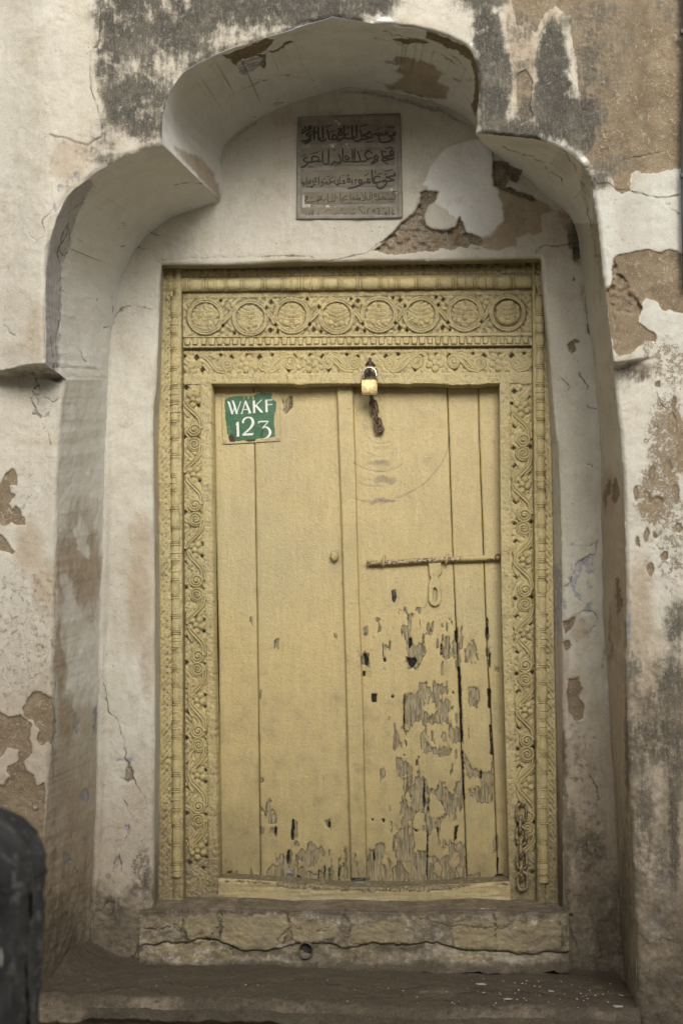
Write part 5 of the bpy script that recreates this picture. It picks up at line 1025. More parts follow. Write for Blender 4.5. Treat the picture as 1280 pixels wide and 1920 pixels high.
def plankgrid(name, xa, xb, y0, y1, parent, seed, step=2.1, base=YD, topcut=None, extra=None, dirt_shade=0):
    ys = np.arange(y0, y1+.1, step); w = float(xb(1200)-xa(1200)); ns = max(int(w/step)+2, 8)
    Y, S = np.meshgrid(ys, np.linspace(0, 1, ns), indexing='ij'); a, b = xa(Y)+.6+.5*fbm(Y/30, Y*0+seed, 3, 4), xb(Y)-.6+.5*fbm(Y/30, Y*0+seed, 3, 6); X = a+(b-a)*S
    wx = X+fbm(X/7, Y/16, 4, 151)*4; wy = Y+fbm(X/9, Y/22, 4, 153)*7
    pe = np.full(X.shape, -30.); ho = np.full(X.shape, -30.)
    for p in PEEL: pe = np.maximum(pe, sdf(p, wx, wy, 20))
    for p in KEEP: pe = np.minimum(pe, -sdf(p, wx, wy, 20))
    # ragged flaking where the door is worst
    pe = np.where(pe > -3, pe-np.maximum(0, fbm(X/6, Y/17, 4, 165)-.12)*34, pe)
    zone = np.maximum(blob(X, Y, 800, 1480, 75, 230), np.maximum(blob(X, Y, 770, 1200, 110, 60, .55), blob(X, Y, 620, 1630, 200, 30, .9))); fl = fbm(X/9, Y/34, 4, 161)
    pe = np.maximum(pe, np.where(zone > .2, (fl-.36+.12*(zone-1))*30, -30))
    for p in HOLES: ho = np.maximum(ho, sdf(p, X+fbm(X/4, Y/8, 3, 7)*1.5, Y, 12))
    h = .0012*fbm(X/30, Y/160, 3, 155)+.0006*fbm(X/5, Y/9, 3, 156)+.002*fbm(X/200, Y/300, 2, seed)
    pm = sm(-1, 1, pe); h -= .0022*pm+.0014*pm*np.abs(fbm(X/2.5, Y/60, 3, 157)); h -= .012*sm(-.5, 1.2, ho)
    d = np.minimum(X-a, b-X)
    h -= .003*np.clip(1-d/1.8, 0, 1)**2
    dt = dirt_shade+.16*np.clip(1-d/4, 0, 1)+.30*sm(1560, 1660, Y)+.06*fbm(X/40, Y/80, 3, 12)+.55*np.clip(1-(Y-727)/9., 0, 1)  # darker at plank edges, towards the foot and just below the lintel
    # arcs rubbed in the paint by the swinging chain
    r = np.hypot(X-712, Y-806); an = np.degrees(np.arctan2(Y-806, X-712))
    for (R0, lo, hi, am) in ((27, 50, 150, .45), (50, 60, 125, .35), (62, 70, 110, .3), (78, 55, 130, .55), (96, 80, 118, .35), (107, 85, 112, .4), (131, 5, 78, .6), (137, 78, 112, .5)):
        g = np.exp(-((r-R0-fbm(X/20, Y/20, 2, 8)*2)/1.3)**2)*((an > lo) & (an < hi)); h -= .0009*g; dt = dt+g*am*1.5
    for (ax_, ay_, rx_, ry_, am) in ((722,900,24,9,.75), (708,868,28,6,.7), (716,940,26,6,.85), (712,838,22,5,.5), (690,780,12,30,.4), (640,745,60,30,.12), (740,1112,20,16,.35), (700,1062,30,6,.5), (760,1060,60,4,.25), (765,1205,30,30,.2), (745,880,40,70,.15), (690,760,14,40,.25), (440,1580,60,60,.2), (670,1400,12,200,.12), (530,760,90,16,.1)): dt = np.maximum(dt, blob(wx, wy, ax_, ay_, rx_, ry_, am, 1.0))  # hand smudges below the chain, dark strips under bolt and padlock
    dt = dt+.34*sm(1000, 1600, Y)  # planks painted darker downwards to copy the falloff of light
    if extra is not None: h = h+extra(X, Y, S)
    A = paintA(X, Y, dt); A['peel'] = pe+0; A['hole'] = ho+0
    def pad(a, f=None, e=0):
        a = np.pad(a, 1, mode='edge')
        if f is not None: a[0] += f; a[-1] += f; a[:, 0] += f; a[:, -1] += f
        return a
    yy = base-h; V0 = P(pad(X), pad(Y), pad(yy)); Yb = pad(yy, .022); V0[..., 1] = Yb
    Xp_, Yp_ = pad(X), pad(Y); cut = np.full(Xp_.shape, -9.)
    for q in ([(540,1627),(547,1640),(555,1662),(533,1662),(537,1642)], [(687,1646),(694,1646),(694,1664),(687,1664)]): cut = np.maximum(cut, sdf(q, Xp_, Yp_, 9))
    kk = cut < 0; kk = kk[:-1, :-1] & kk[1:, 1:] & kk[1:, :-1] & kk[:-1, 1:]
    return mesh_np(name, V0, gridq(*V0.shape[:2], keep=kk), MAT['door'], parent, {k: pad(v) for k, v in A.items()})
leafL = empty('door_leaf', P(520, 1650, YD), parent=door); leafR = empty('door_leaf', P(800, 1650, YD), parent=door)
PB = 1657
plankgrid('plank', pL, g1, 712, PB, leafL, 3); plankgrid('plank', g1, lambda y: bL(y)+6, 712, PB, leafL, 8)
plankgrid('plank', lambda y: bR(y)-8, g2, 712, PB, leafR, 12); plankgrid('plank', g2, g3, 712, PB, leafR, 16); plankgrid('plank', g3, lambda y: iR(y)+4, 712, PB, leafR, 21)
def astr(X, Y, S): return -.004*np.clip(1-S/.06, 0, 1)-.004*np.clip((S-.94)/.06, 0, 1)
plankgrid('cover_strip', bL, bR, 720, 1648, leafL, 30, base=YD-.028, extra=astr, dirt_shade=.05)
# narrow raised bead at the meeting edge of the right leaf, and dark boards added behind the joints to block light
b = bmesh.new()
for (x0, y0, x1, y1) in ((412,716,925,760),(412,1150,925,1200),(412,1560,534,1600),(548,1560,925,1600),(470,716,492,1652),(835,716,880,1652),(890,716,935,1652),(640,716,686,1640),(404,716,416,1652),(926,716,958,1652)):
    A_, B_ = P(x0, y0, YD+.03), P(x1, y1, YD+.03); boxbm(b, ((A_[0]+B_[0])/2, YD+.037, (A_[2]+B_[2])/2), (abs(B_[0]-A_[0]), .012+random.random()*.004, abs(B_[2]-A_[2])))
MAT['dark_wood'] = simple_mat('old_inner_boards', c3(.045,.033,.022), c3(.07,.05,.035), .9, 0, 30, .002)
link_bm('inner_ledge', b, MAT['dark_wood'], leafR, smooth=False)

# ------------------------------------------------------------------ iron on the door
def PT(x, y, Y): return Vector(P(x, y, Y))
bm = bmesh.new(); n = 26
pts = [PT(690+247*t, 1056-11*t+.5*math.sin(t*9), YD-.021) for t in np.linspace(0, 1, n)]
rr = [.0098+.0006*math.sin(i*1.7) for i in range(n)]; rr[0] = .0085; tube(bm, pts, rr, 12)
pts = [PT(688+4*t, 1056-.2*t, YD-.021) for t in (0, 1)]; tube(bm, pts, .0115, 12)
link_bm('bolt_rod', bm, MAT['paint_iron'], leafR)
bm = bmesh.new()
tube(bm, [PT(862+75*t, 1047.8-3.4*t, YD-.021) for t in np.linspace(0, 1, 8)], .0112, 12); link_bm('bolt_sleeve', bm, MAT['frame'], leafR)
def arcpts(cx, cy, Y, rx, ry, a0, a1, n=14): return [PT(cx+rx*math.cos(a), cy, Y)+Vector((0, -ry*math.sin(a), 0)) for a in np.linspace(a0, a1, n)]
for cx, cy in ((719,1052),(837,1048)):
    bm = bmesh.new(); c = PT(cx, cy, YD-.019)
    tube(bm, [c+Vector((.0045*math.sin(a*.5), -.017*math.cos(a), .019*math.sin(a))) for a in np.linspace(-math.pi/2-.5, math.pi/2+.5, 16)], .0052, 8); link_bm('staple', bm, MAT['frame'], leafR)
bm = bmesh.new(); c = PT(933, 1044.5, YD-.034)
tube(bm, [c+Vector((.0105*math.cos(a), 0, .0105*math.sin(a))) for a in np.linspace(0, 2*math.pi, 20)[:-1]], .0030, 6, closed=True); link_bm('eye_ring', bm, MAT['iron'], leafR)
def plate(name, polys, holes, Y, thick, mat, parent, step=.75, dome=0, attrs=None):
    allp = np.concatenate([np.array(p, float) for p in polys]); x0, y0 = allp.min(0)-2; x1, y1 = allp.max(0)+2
    X, Yp = np.meshgrid(np.arange(x0, x1, step), np.arange(y0, y1, step)); s = np.full(X.shape, -9.)
    for p in polys: s = np.maximum(s, sdf(p, X, Yp, 9))
    for p in holes: s = np.minimum(s, -sdf(p, X, Yp, 9))
    h = thick*sm(-.9, .5, s)+dome*np.clip(s/4, 0, 1)+.0003*fbm(X/5, Yp/5, 2, 3); kk = s > -.9; kk = kk[:-1, :-1] & kk[1:, 1:] & kk[1:, :-1] & kk[:-1, 1:]
    A = paintA(X, Yp, .05)
    return mesh_np(name, P(X, Yp, Y-h), gridq(*X.shape, keep=kk), mat, parent, A)
plate('hasp', [Z8((498,225),(568,225),(568,290),(552,305),(552,318),(566,345),(568,440),(560,465),(535,478),(510,468),(498,445),(498,350),(512,318),(500,290))], [Z8((522,380),(532,368),(545,380),(546,440),(534,455),(522,440))], YD-.014, .006, MAT['frame'], leafR)
plate('old_nail_strip', [Z8((494,395),(500,400),(488,470),(470,495),(468,480),(482,455))], [], YD-.001, .003, MAT['frame'], leafR)
bm = bmesh.new(); c = PT(738, 1115, YD-.002)
tube(bm, [c+Vector((.001+.004*math.sin(a), -.014*math.cos(a), .014*math.sin(a)+.002)) for a in np.linspace(-math.pi/2, math.pi/2, 12)], .0036, 8); link_bm('staple', bm, MAT['iron'], leafR)
plate('staple_hole', [[(734,1107),(741,1105),(743,1120),(739,1130),(735,1126)]], [], YD-.0005, .0012, MAT['ink'], leafR)  # black plate in place of the shade inside the hole
bm = bmesh.new(); c = PT(628, 1042, YD-.002); prof = [(0, .011), (.012, .011), (.014, .017), (.022, .0185), (.030, .016), (.034, .010), (.035, .001)]; R_ = []
for (t, r) in prof: R_.append([bm.verts.new(c+Vector((r*math.cos(a)*.95, -t, r*math.sin(a)*1.2))) for a in np.linspace(0, 2*math.pi, 17)[:-1]])
for A_, B_ in zip(R_[:-1], R_[1:]):
    for k in range(16): bm.faces.new((A_[k], A_[(k+1) % 16], B_[(k+1) % 16], B_[k]))
bm.faces.new(R_[-1]); link_bm('peg', bm, MAT['frame'], leafL)

# ------------------------------------------------------------------ chains and padlock
def linkbm(L, W, r, n=20):
    bm = bmesh.new(); pts = []
    for a in np.linspace(0, 2*math.pi, n+1)[:-1]:
        x = W/2*math.cos(a); z = (L/2-W/2)*(1 if math.sin(a) > 0 else -1)*min(1, abs(math.sin(a))*3)+W/2*math.sin(a); pts.append(Vector((x, 0, z)))
    tube(bm, pts, r, 8, closed=True); return bm
def makechain(name, label, pts, L, W, r, mat, Y, cat_='chain'):
    o = empty(name, PT(pts[0][0], pts[0][1], Y), label, cat_); src = None
    for k, (x, y, face, ang) in enumerate(pts):
        p_ = PT(x, y, Y)
        if src is None: q = src = link_bm('link', linkbm(L, W, r), MAT[mat], o, loc=p_, local=True)
        else: q = inst(src, p_)
        q.rotation_euler = (0, math.radians(ang), 0) if face else Matrix.Rotation(math.radians(ang), 3, 'Y').to_quaternion().to_matrix().to_4x4().to_euler()
        if not face:
            q.rotation_euler = (Matrix.Rotation(math.radians(ang), 4, 'Y') @ Matrix.Rotation(math.radians(78), 4, 'Z')).to_euler()
    return o
hang = makechain('hanging_chain', 'paint-clogged iron chain hanging loose at the foot of the right carved jamb', [(977,1524,True,4),(976,1545,False,2),(977,1567,True,-3),(977,1590,False,0),(978,1613,True,2),(978,1633,False,-2),(979,1652,True,0)], 31*MPX, 17*MPX, 2.7*MPX, 'chain', YI-.020)
bm = bmesh.new(); tube(bm, [PT(979, 1506, YI), PT(979, 1507, YI-.03)], .006, 8); tube(bm, [PT(979, 1507, YI-.028), PT(979.2, 1507, YI-.034)], .009, 8); link_bm('nail', bm, MAT['chain'], hang)
ch = makechain('fastening_chain', 'short rusty chain from the right door leaf up to the brass padlock', [(698,751,False,-12),(701,764,True,-10),(704.5,780,False,-16),(709,797,True,-12)], 27*MPX, 12.5*MPX, 2.1*MPX, 'iron', YD-.030)
bm = bmesh.new(); c = PT(712, 806, YD-.004)
tube(bm, [c+Vector((.014*math.cos(a), -.016, .014*math.sin(a))) for a in np.linspace(0, 2*math.pi, 16)[:-1]], .0045, 8, closed=True)
tube(bm, [c+Vector((0, 0, -.004)), c+Vector((0, -.018, -.006))], .0075, 8); link_bm('staple', bm, MAT['iron'], ch)
lk = empty('padlock', PT(692, 740, YI-.03), 'small brass padlock with shiny steel shackle hanging over the top of the door', 'padlock')
YL = YI-.034
A_, B_ = P(676.5, 712, YL), P(707.5, 739.5, YL); w_, h_ = B_[0]-A_[0], A_[2]-B_[2]
bm = bmesh.new(); boxbm(bm, (0, 0, 0), (w_, .017, h_), bevel=.0022); body = link_bm('lock_body', bm, MAT['brass'], lk, loc=Vector(((A_[0]+B_[0])/2, YL, (A_[2]+B_[2])/2)), local=True); body.rotation_euler = (math.radians(-4), math.radians(-1), math.radians(9))
bm = bmesh.new(); sx = 12.2*MPX; c = PT(692.5, 703, YL)
pts = [c+Vector((-sx, .002, -.022))]+[c+Vector((-sx*math.cos(a), 0, sx*math.sin(a)*1.15)) for a in np.linspace(0, math.pi, 15)]+[c+Vector((sx, -.002, -.022))]
tube(bm, pts, .0032, 10); link_bm('shackle', bm, MAT['steel'], lk)
bm = bmesh.new(); boxbm(bm, (0, 0, 0), (w_*.96, .0165, .004), bevel=.001); o = link_bm('base_plate', bm, MAT['brass'], lk, loc=Vector(((A_[0]+B_[0])/2, YL, B_[2]-.0005)), local=True); o.rotation_euler = body.rotation_euler
hs_ = empty('lintel_hasp', PT(693, 690, YI), 'rusty iron staple in the scorched hollow of the inner lintel above the padlock', 'staple')
bm = bmesh.new()
tube(bm, [PT(693, 671, YI+.002), PT(693.5, 674, YI-.012), PT(693.5, 682, YI-.024), PT(693, 692, YI-.030), PT(692.5, 697, YI-.022)], [.005, .006, .006, .006, .004], 8); tube(bm, [PT(686, 684, YI-.008), PT(690, 679, YI-.014), PT(697, 679, YI-.014), PT(702, 686, YI-.006)], .0045, 8)
link_bm('iron_loop', bm, MAT['iron'], hs_)
plate('back_plate', [[(693,670),(700,680),(707,694),(706,706),(700,714),(686,713),(682,702),(683,690),(688,680)]], [], YI+.006, .003, MAT['iron'], hs_)

# ------------------------------------------------------------------ inscribed tablet
YT = BACK-.004
tab = empty('inscribed_tablet', PT(655, 412, YT), 'square grey-brown stone tablet with five rows of black Arabic lettering above the door', 'plaque')
q = np.array([(556,217),(751,210),(757,409),(553,414)], float)
def quadmap(s, t): return ((1-s)*(1-t))[..., None]*q[0]+(s*(1-t))[..., None]*q[1]+(s*t)[..., None]*q[2]+((1-s)*t)[..., None]*q[3]
S, T = np.meshgrid(np.linspace(0, 1, 110), np.linspace(0, 1, 110)); XY = quadmap(S, T); X, Y = XY[..., 0], XY[..., 1]
d = np.minimum(np.minimum(X-555, 755-X), np.minimum(Y-214, 412-Y)); h = .010*sm(-1, 3, d)-.011*sm(7, 11, d+1.5*fbm(X/12, Y/12, 2, 3))*1.0+.0012*fbm(X/8, Y/8, 3, 9)
V = P(X, Y, YT-h); V[0, :, 1] = V[-1, :, 1] = BACK+.01; V[:, 0, 1] = V[:, -1, 1] = BACK+.01
mesh_np('border', V, gridq(110, 110), MAT['tablet_edge'], tab, paintA(X, Y))
def row(x0, x1, ya, yb):
    S, T = np.meshgrid(np.linspace(0, 1, 60), np.linspace(0, 1, 16)); X = x0+(x1-x0)*S; Y = ya+(yb-ya)*T-1.8*(S-.5)
    h = .0016+.0004*fbm(X/9, Y/9, 3, 4); V = P(X, Y, YT-h); V[0, :, 1] = V[-1, :, 1] = YT+.004; V[:, 0, 1] = V[:, -1, 1] = YT+.004
    return mesh_np('inscription_row', V, gridq(16, 60), MAT['tablet'], tab, paintA(X, Y))
rows = [row(561,741,233,270), row(561,741,275,312), row(561,741,317,352), row(569,743,358,383), row(562,741,387,408)]
Ta, Tb, Tc, Td, Te = ((550,215,11.636), (650,215,11.636), (550,310,11.636), (650,310,11.636), (540,200,5.333))
STR = {0: [(Tb, 26, [[(1050,360),(1055,420),(1030,445),(1010,440)], [(1000,380),(1010,430),(985,460),(940,450),(920,480),(990,500),(985,530),(940,570),(850,600),(760,605),(715,570),(700,520),(715,450)], [(870,420),(840,400),(860,370),(890,380),(880,430),(830,440),(790,440)], [(790,440),(770,400),(760,440),(720,440),(700,395),(690,445),(650,445),(640,410),(600,430),(540,440),(520,430)], [(520,430),(500,370),(440,420),(360,440),(400,470),(480,490),(590,490)], [(590,490),(520,505),(440,515),(380,540),(340,520)], [(275,310),(310,400),(330,510),(290,560),(190,580),(150,560)], [(205,215),(210,350),(215,520)], [(110,230),(115,350),(120,510)], [(120,510),(150,480),(170,510),(140,530),(60,520),(0,515)]]),
        (Tb, 15, [[(850,290),(970,250)], [(930,300),(1050,265)], [(640,350),(690,310)], [(700,310),(730,275)], [(415,605),(500,590),(580,575)], [(270,270),(350,240),(455,210)], [(925,350),(955,342)], [(1022,540),(1048,540)], [(30,350),(50,345)], [(440,550),(465,548)], [(0,300),(60,270)], [(0,420),(40,410)]]),
        (Ta, 27, [[(1260,515),(1180,520),(1100,515)], [(1210,415),(1150,430),(1120,470),(1100,510),(1060,520),(1010,565),(970,570),(960,530),(1000,500)], [(1100,220),(1105,350),(1100,500)], [(960,305),(1010,320),(1050,370),(1050,430),(1000,450),(980,410),(1010,360),(1060,290)], [(940,530),(890,540),(850,500),(870,440),(920,450),(950,500),(900,540),(830,540),(780,540)], [(730,310),(760,430),(780,530),(820,540)], [(640,240),(640,400),(650,530)], [(590,490),(580,560),(640,575),(720,520)], [(535,250),(540,400),(545,560)], [(455,250),(450,400),(455,560)], [(330,370),(400,370),(480,385),(560,400)], [(430,430),(370,430),(320,400),(280,440),(310,470),(360,460),(370,500),(300,560),(230,580),(170,570),(155,520),(160,470)], [(400,540),(330,590),(230,645)], [(385,320),(340,310),(350,250),(385,260),(370,310),(290,340),(200,400),(120,435)]]),
        (Ta, 15, [[(1190,355),(1220,355)], [(1150,310),(1230,270)], [(1145,240),(1190,280)], [(690,285),(840,215)], [(780,385),(930,340)], [(680,400),(705,398)], [(245,290),(265,260),(272,290),(200,340),(130,380)]])],
 1: [(Te, 11, [[(1060,470),(1035,440),(1020,470),(1055,478),(1000,490),(950,502)], [(1060,490),(1000,500),(960,512),(1000,520),(1062,515)], [(1050,522),(960,540),(925,530)], [(930,430),(945,500),(952,545),(1000,575)], [(905,510),(880,490),(862,510),(880,530),(900,512)], [(870,525),(850,550),(830,572),(860,560),(905,538)], [(845,470),(810,445),(775,460),(770,495),(800,520),(850,510)], [(800,522),(770,545),(740,547),(722,542)], [(690,440),(710,490),(725,545)], [(665,410),(665,545)], [(642,420),(645,550)], [(725,547),(665,552),(600,547)], [(600,500),(580,490),(570,515),(590,530),(610,515),(600,500)], [(610,547),(570,549),(545,545)], [(545,410),(548,545)], [(500,470),(520,510),(530,545),(500,560),(460,560)], [(470,540),(440,575),(420,580)], [(405,420),(405,575)], [(345,440),(345,560)], [(345,560),(370,575),(400,570)], [(345,545),(300,550),(270,546),(240,550),(245,502),(290,500),(310,530),(270,548)], [(240,550),(215,560),(205,545)], [(200,505),(165,515),(160,545),(195,560),(170,592),(115,615)]]),
        (Te, 6, [[(950,440),(955,455),(965,445),(972,458),(980,445)], [(960,420),(1040,400)], [(1040,404),(1032,432)], [(875,482),(884,480)], [(765,445),(830,420)], [(720,450),(745,430)], [(730,566),(740,565)], [(575,460),(583,459)], [(596,456),(604,455)], [(460,592),(500,577),(540,565)], [(450,440),(475,425)], [(195,605),(255,598)], [(136,635),(144,635)], [(156,635),(164,635)], [(316,480),(324,479)], [(197,580),(205,580)], [(130,500),(185,478)], [(220,475),(270,460)], [(260,470),(320,445)]])],
 2: [(Td, 24, [[(1040,150),(1045,210),(1000,230),(850,260),(900,272),(1040,320)], [(1040,322),(950,340),(860,350),(800,340),(780,370),(810,330),(850,310)], [(850,340),(860,400),(800,470),(730,500),(680,490),(650,450),(650,400)], [(740,270),(690,240),(620,250),(590,310),(620,370),(680,375),(760,340)], [(545,90),(550,200),(555,340),(590,390),(630,390)], [(510,350),(490,300),(450,310),(460,360),(510,362),(480,382),(400,370),(360,400),(280,430),(150,480),(20,505)], [(290,300),(260,340),(270,380),(310,385),(325,340),(290,300)]]),
        (Td, 15, [[(610,120),(635,190)], [(665,200),(780,165)], [(810,135),(1000,90)], [(355,345),(378,345)], [(380,235),(480,170)], [(215,290),(210,330),(185,330),(190,430)], [(165,300),(178,330)], [(115,290),(125,440)], [(0,222),(50,215)], [(0,290),(50,285),(70,320),(10,380)], [(810,215),(880,175)]]),
        (Tc, 15, [[(1230,300),(1180,310),(1170,350),(1230,370),(1280,350)], [(1140,400),(1110,370),(1080,350),(1100,325),(1110,390),(1000,400),(980,430),(930,430)], [(1010,240),(1010,400)], [(960,300),(965,400),(930,420),(900,380),(905,300)], [(900,390),(870,350),(830,360),(820,380),(870,390)], [(795,270),(790,390),(750,410),(700,400),(700,370),(740,370),(750,400)], [(660,360),(620,350),(610,380),(660,390),(640,430),(570,460)], [(555,240),(555,430)], [(540,280),(460,280),(500,340),(450,370),(520,330)], [(490,420),(440,430),(400,485),(380,480)], [(430,300),(430,400)], [(370,380),(340,350),(320,390),(360,400),(380,330),(350,300)], [(285,260),(290,450)], [(290,450),(350,470),(440,440)], [(235,350),(240,430),(200,420)], [(190,350),(160,380),(210,400),(200,350)]]),
        (Tc, 9, [[(1030,240),(1130,215)], [(1150,240),(1215,225)], [(820,290),(880,230)], [(620,310),(700,285)], [(150,330),(210,290)], [(720,260),(790,235)], [(900,265),(940,262)]])],
 3: [(Td, 13, [[(1090,570),(1010,570),(1000,620),(1050,680),(1030,740),(960,745)], [(960,745),(880,745),(840,740),(800,720)], [(950,745),(945,700)], [(990,745),(985,700)], [(820,690),(770,690),(780,730),(830,730),(820,690)], [(690,590),(695,700),(740,740),(770,735)], [(740,742),(660,750),(600,750)], [(610,690),(590,640),(640,620),(640,680),(600,690)], [(545,580),(545,770)], [(505,575),(500,740),(450,750),(440,700)], [(400,570),(405,750),(360,760),(320,790)], [(300,580),(400,740)], [(225,600),(235,740),(280,750),(290,710),(250,730),(180,750),(120,745),(150,700),(180,740)], [(75,600),(85,780)]]),
        (Td, 9, [[(865,705),(875,705)], [(892,705),(902,705)], [(930,770),(942,770)], [(910,805),(1035,770)], [(840,610),(900,570)], [(870,650),(930,620)], [(620,800),(720,770)], [(745,620),(820,600)], [(525,805),(600,780)], [(440,795),(450,795)], [(20,830),(130,800)]]),
        (Tc, 13, [[(1185,650),(1110,690),(1060,740),(1130,750),(1180,740)], [(1020,600),(1025,760),(1060,790),(1100,770)], [(915,610),(905,770),(870,790),(850,770),(850,600)], [(850,780),(800,790),(750,790),(750,610)], [(720,730),(680,750),(640,790)], [(630,660),(600,700),(560,740),(520,830)], [(500,740),(560,760),(630,740),(560,700)], [(540,770),(450,790),(350,800),(270,795),(250,770),(300,720),(310,670),(270,680),(290,710)]]),
        (Tc, 9, [[(1045,820),(1055,820)], [(1077,820),(1087,820)], [(960,680),(935,710),(975,720)], [(775,720),(785,720)], [(805,720),(815,720)], [(785,660),(800,660)], [(645,840),(655,840)], [(670,835),(680,835)], [(375,830),(385,830)], [(410,830),(420,830)], [(370,720),(440,680)], [(500,700),(600,665)]])],
 4: [(Td, 12, [[(1030,990),(980,1010),(1000,1050),(1050,1060),(960,1080),(925,1080),(915,890)], [(860,1070),(880,1040),(850,1010),(830,1050),(880,1060),(760,1110),(630,1130)], [(690,1100),(695,950),(640,945)], [(600,960),(560,990),(590,1020),(610,980),(600,960)], [(450,1100),(455,970),(500,950)], [(380,1000),(385,1090)], [(380,900),(280,910),(260,940),(340,1040),(330,1090),(260,1100),(180,1080)], [(190,1060),(150,1050),(130,1090),(40,1150)], [(0,1080),(80,1080),(120,1040)]]),
        (Td, 8, [[(120,970),(190,930)], [(770,960),(830,930)], [(235,1130),(245,1130)], [(980,920),(990,960)]]),
        (Tc, 11, [[(1260,1090),(1200,1150)], [(1240,1060),(1130,1110),(1050,1090),(1150,1050),(1040,1100)], [(980,1100),(900,1110),(850,1090),(960,1040),(1000,1080)], [(850,1100),(780,1090),(720,1110),(710,1180)], [(700,1100),(640,1110),(600,1140),(560,1120),(470,1150)], [(545,1010),(550,1090)], [(430,950),(425,1140)], [(385,960),(400,1130),(330,1130)], [(340,1010),(350,1080),(270,1110),(280,1050)], [(150,1110),(220,1120),(240,1080)]]),
        (Tc, 8, [[(1020,1000),(1080,940)], [(765,1175),(775,1175)], [(797,1170),(807,1170)], [(670,1030),(760,960),(820,1000)], [(595,1165),(605,1165)], [(622,1165),(632,1165)], [(290,900),(330,890)]])]}
def ribbon(bm, pts, w, Y, rise=.0009, taper=True, edge=.0002):
    """pixel polyline -> a low ridge of paint, thicker in the middle of the stroke like a reed pen"""
    p = cat(pts, 4) if len(pts) > 2 else np.array([np.array(pts[0])+(np.array(pts[1])-np.array(pts[0]))*t for t in np.linspace(0, 1, 4)])
    t = np.gradient(p, axis=0); t /= np.hypot(t[:, 0], t[:, 1])[:, None]+1e-9; nrm_ = np.c_[-t[:, 1], t[:, 0]]; N = len(p)
    ww = np.asarray(w if hasattr(w, '__len__') else [w]*N, float)
    if len(ww) != N: ww = np.interp(np.linspace(0, 1, N), np.linspace(0, 1, len(ww)), ww)
    if taper: ww = ww*(.78+.22*np.abs(nrm_[:, 0]*.8+nrm_[:, 1]*.6))*(1-.45*np.abs(np.linspace(-1, 1, N))**6)
    L_ = P(*(p+nrm_*ww[:, None]/2).T, Y+edge); M_ = P(*p.T, Y-rise); R2 = P(*(p-nrm_*ww[:, None]/2).T, Y+edge)
    v = [[bm.verts.new(a) for a in r_] for r_ in (L_, M_, R2)]
    for i in range(N-1):
        bm.faces.new((v[0][i], v[0][i+1], v[1][i+1], v[1][i])); bm.faces.new((v[1][i], v[1][i+1], v[2][i+1], v[2][i]))
for k, groups in STR.items():
    bm = bmesh.new()
    for (ox, oy, sc_), w, strokes in groups:
        for s_ in strokes:
            pts = [(ox+x/sc_, oy+y/sc_) for x, y in s_]
            ribbon(bm, pts, (w*1.7 if k < 3 else w*1.45)/sc_, YT-.0030)
    link_bm('lettering', bm, MAT['ink'], rows[k])

# ------------------------------------------------------------------ enamel plate WAKF 123
SG = lambda pts: [(410+x/8.533, 725+y/8.533) for x, y in pts]
YS = YD-.006
sign = empty('enamel_sign', PT(470, 830, YS), 'green enamel plate reading WAKF 123 in white, edges painted over, on the left door leaf', 'sign')
plate('plate', [SG([(45,125),(970,65),(990,870),(65,925)])], [], YS+.004, .0045, MAT['frame'], sign, step=1.0)
gpoly = SG([(105,200),(180,170),(260,155),(400,152),(545,152),(590,130),(620,115),(690,95),(780,102),(855,105),(850,190),(880,215),(920,240),(915,360),(895,430),(885,500),(880,580),(895,700),(905,790),(820,815),(640,830),(560,850),(440,860),(270,870),(240,800),(180,765),(140,770),(130,640),(110,520),(105,400),(98,300)])
g_ = []
gp = np.array(gpoly); 
for i in range(len(gp)):
    a, b2 = gp[i], gp[(i+1) % len(gp)]; m = max(2, int(np.hypot(*(b2-a))/1.5))
    for t in np.linspace(0, 1, m, endpoint=False): g_.append(a+(b2-a)*t+np.array([random.gauss(0, .35), random.gauss(0, .35)]))
drips = [SG([(400,120),(418,120),(416,200),(404,200)]), SG([(462,120),(490,120),(486,195),(470,195)]), SG([(543,120),(566,120),(562,212),(548,212)])]
plate('green_field', [g_], drips, YS+.001, .0024, MAT['sign_green'], sign, step=.6)
for rp in ([(160,780),(200,765),(250,800),(275,850),(260,880),(190,880),(165,840)], [(430,858),(500,848),(590,845),(575,868),(480,878)], [(700,690),(722,680),(694,780),(676,820),(674,780)]): plate('rust_patch', [SG(rp)], [], YS+.0005, .0030, MAT['sign_rust'], sign, step=.6)
for x, y in ((80,150),(925,100),(100,880),(955,830)):
    bm = bmesh.new(); c = PT(*SG([(x, y)])[0], YS-.001); R_ = []
    for (t, r) in ((0, .0045), (.0012, .004), (.002, .0015)): R_.append([bm.verts.new(c+Vector((r*math.cos(a), -t, r*math.sin(a)))) for a in np.linspace(0, 2*math.pi, 11)[:-1]])
    for A_, B_ in zip(R_[:-1], R_[1:]):
        for k in range(10): bm.faces.new((A_[k], A_[(k+1) % 10], B_[(k+1) % 10], B_[k]))
    bm.faces.new(R_[-1]); link_bm('screw', bm, MAT['frame'], sign)
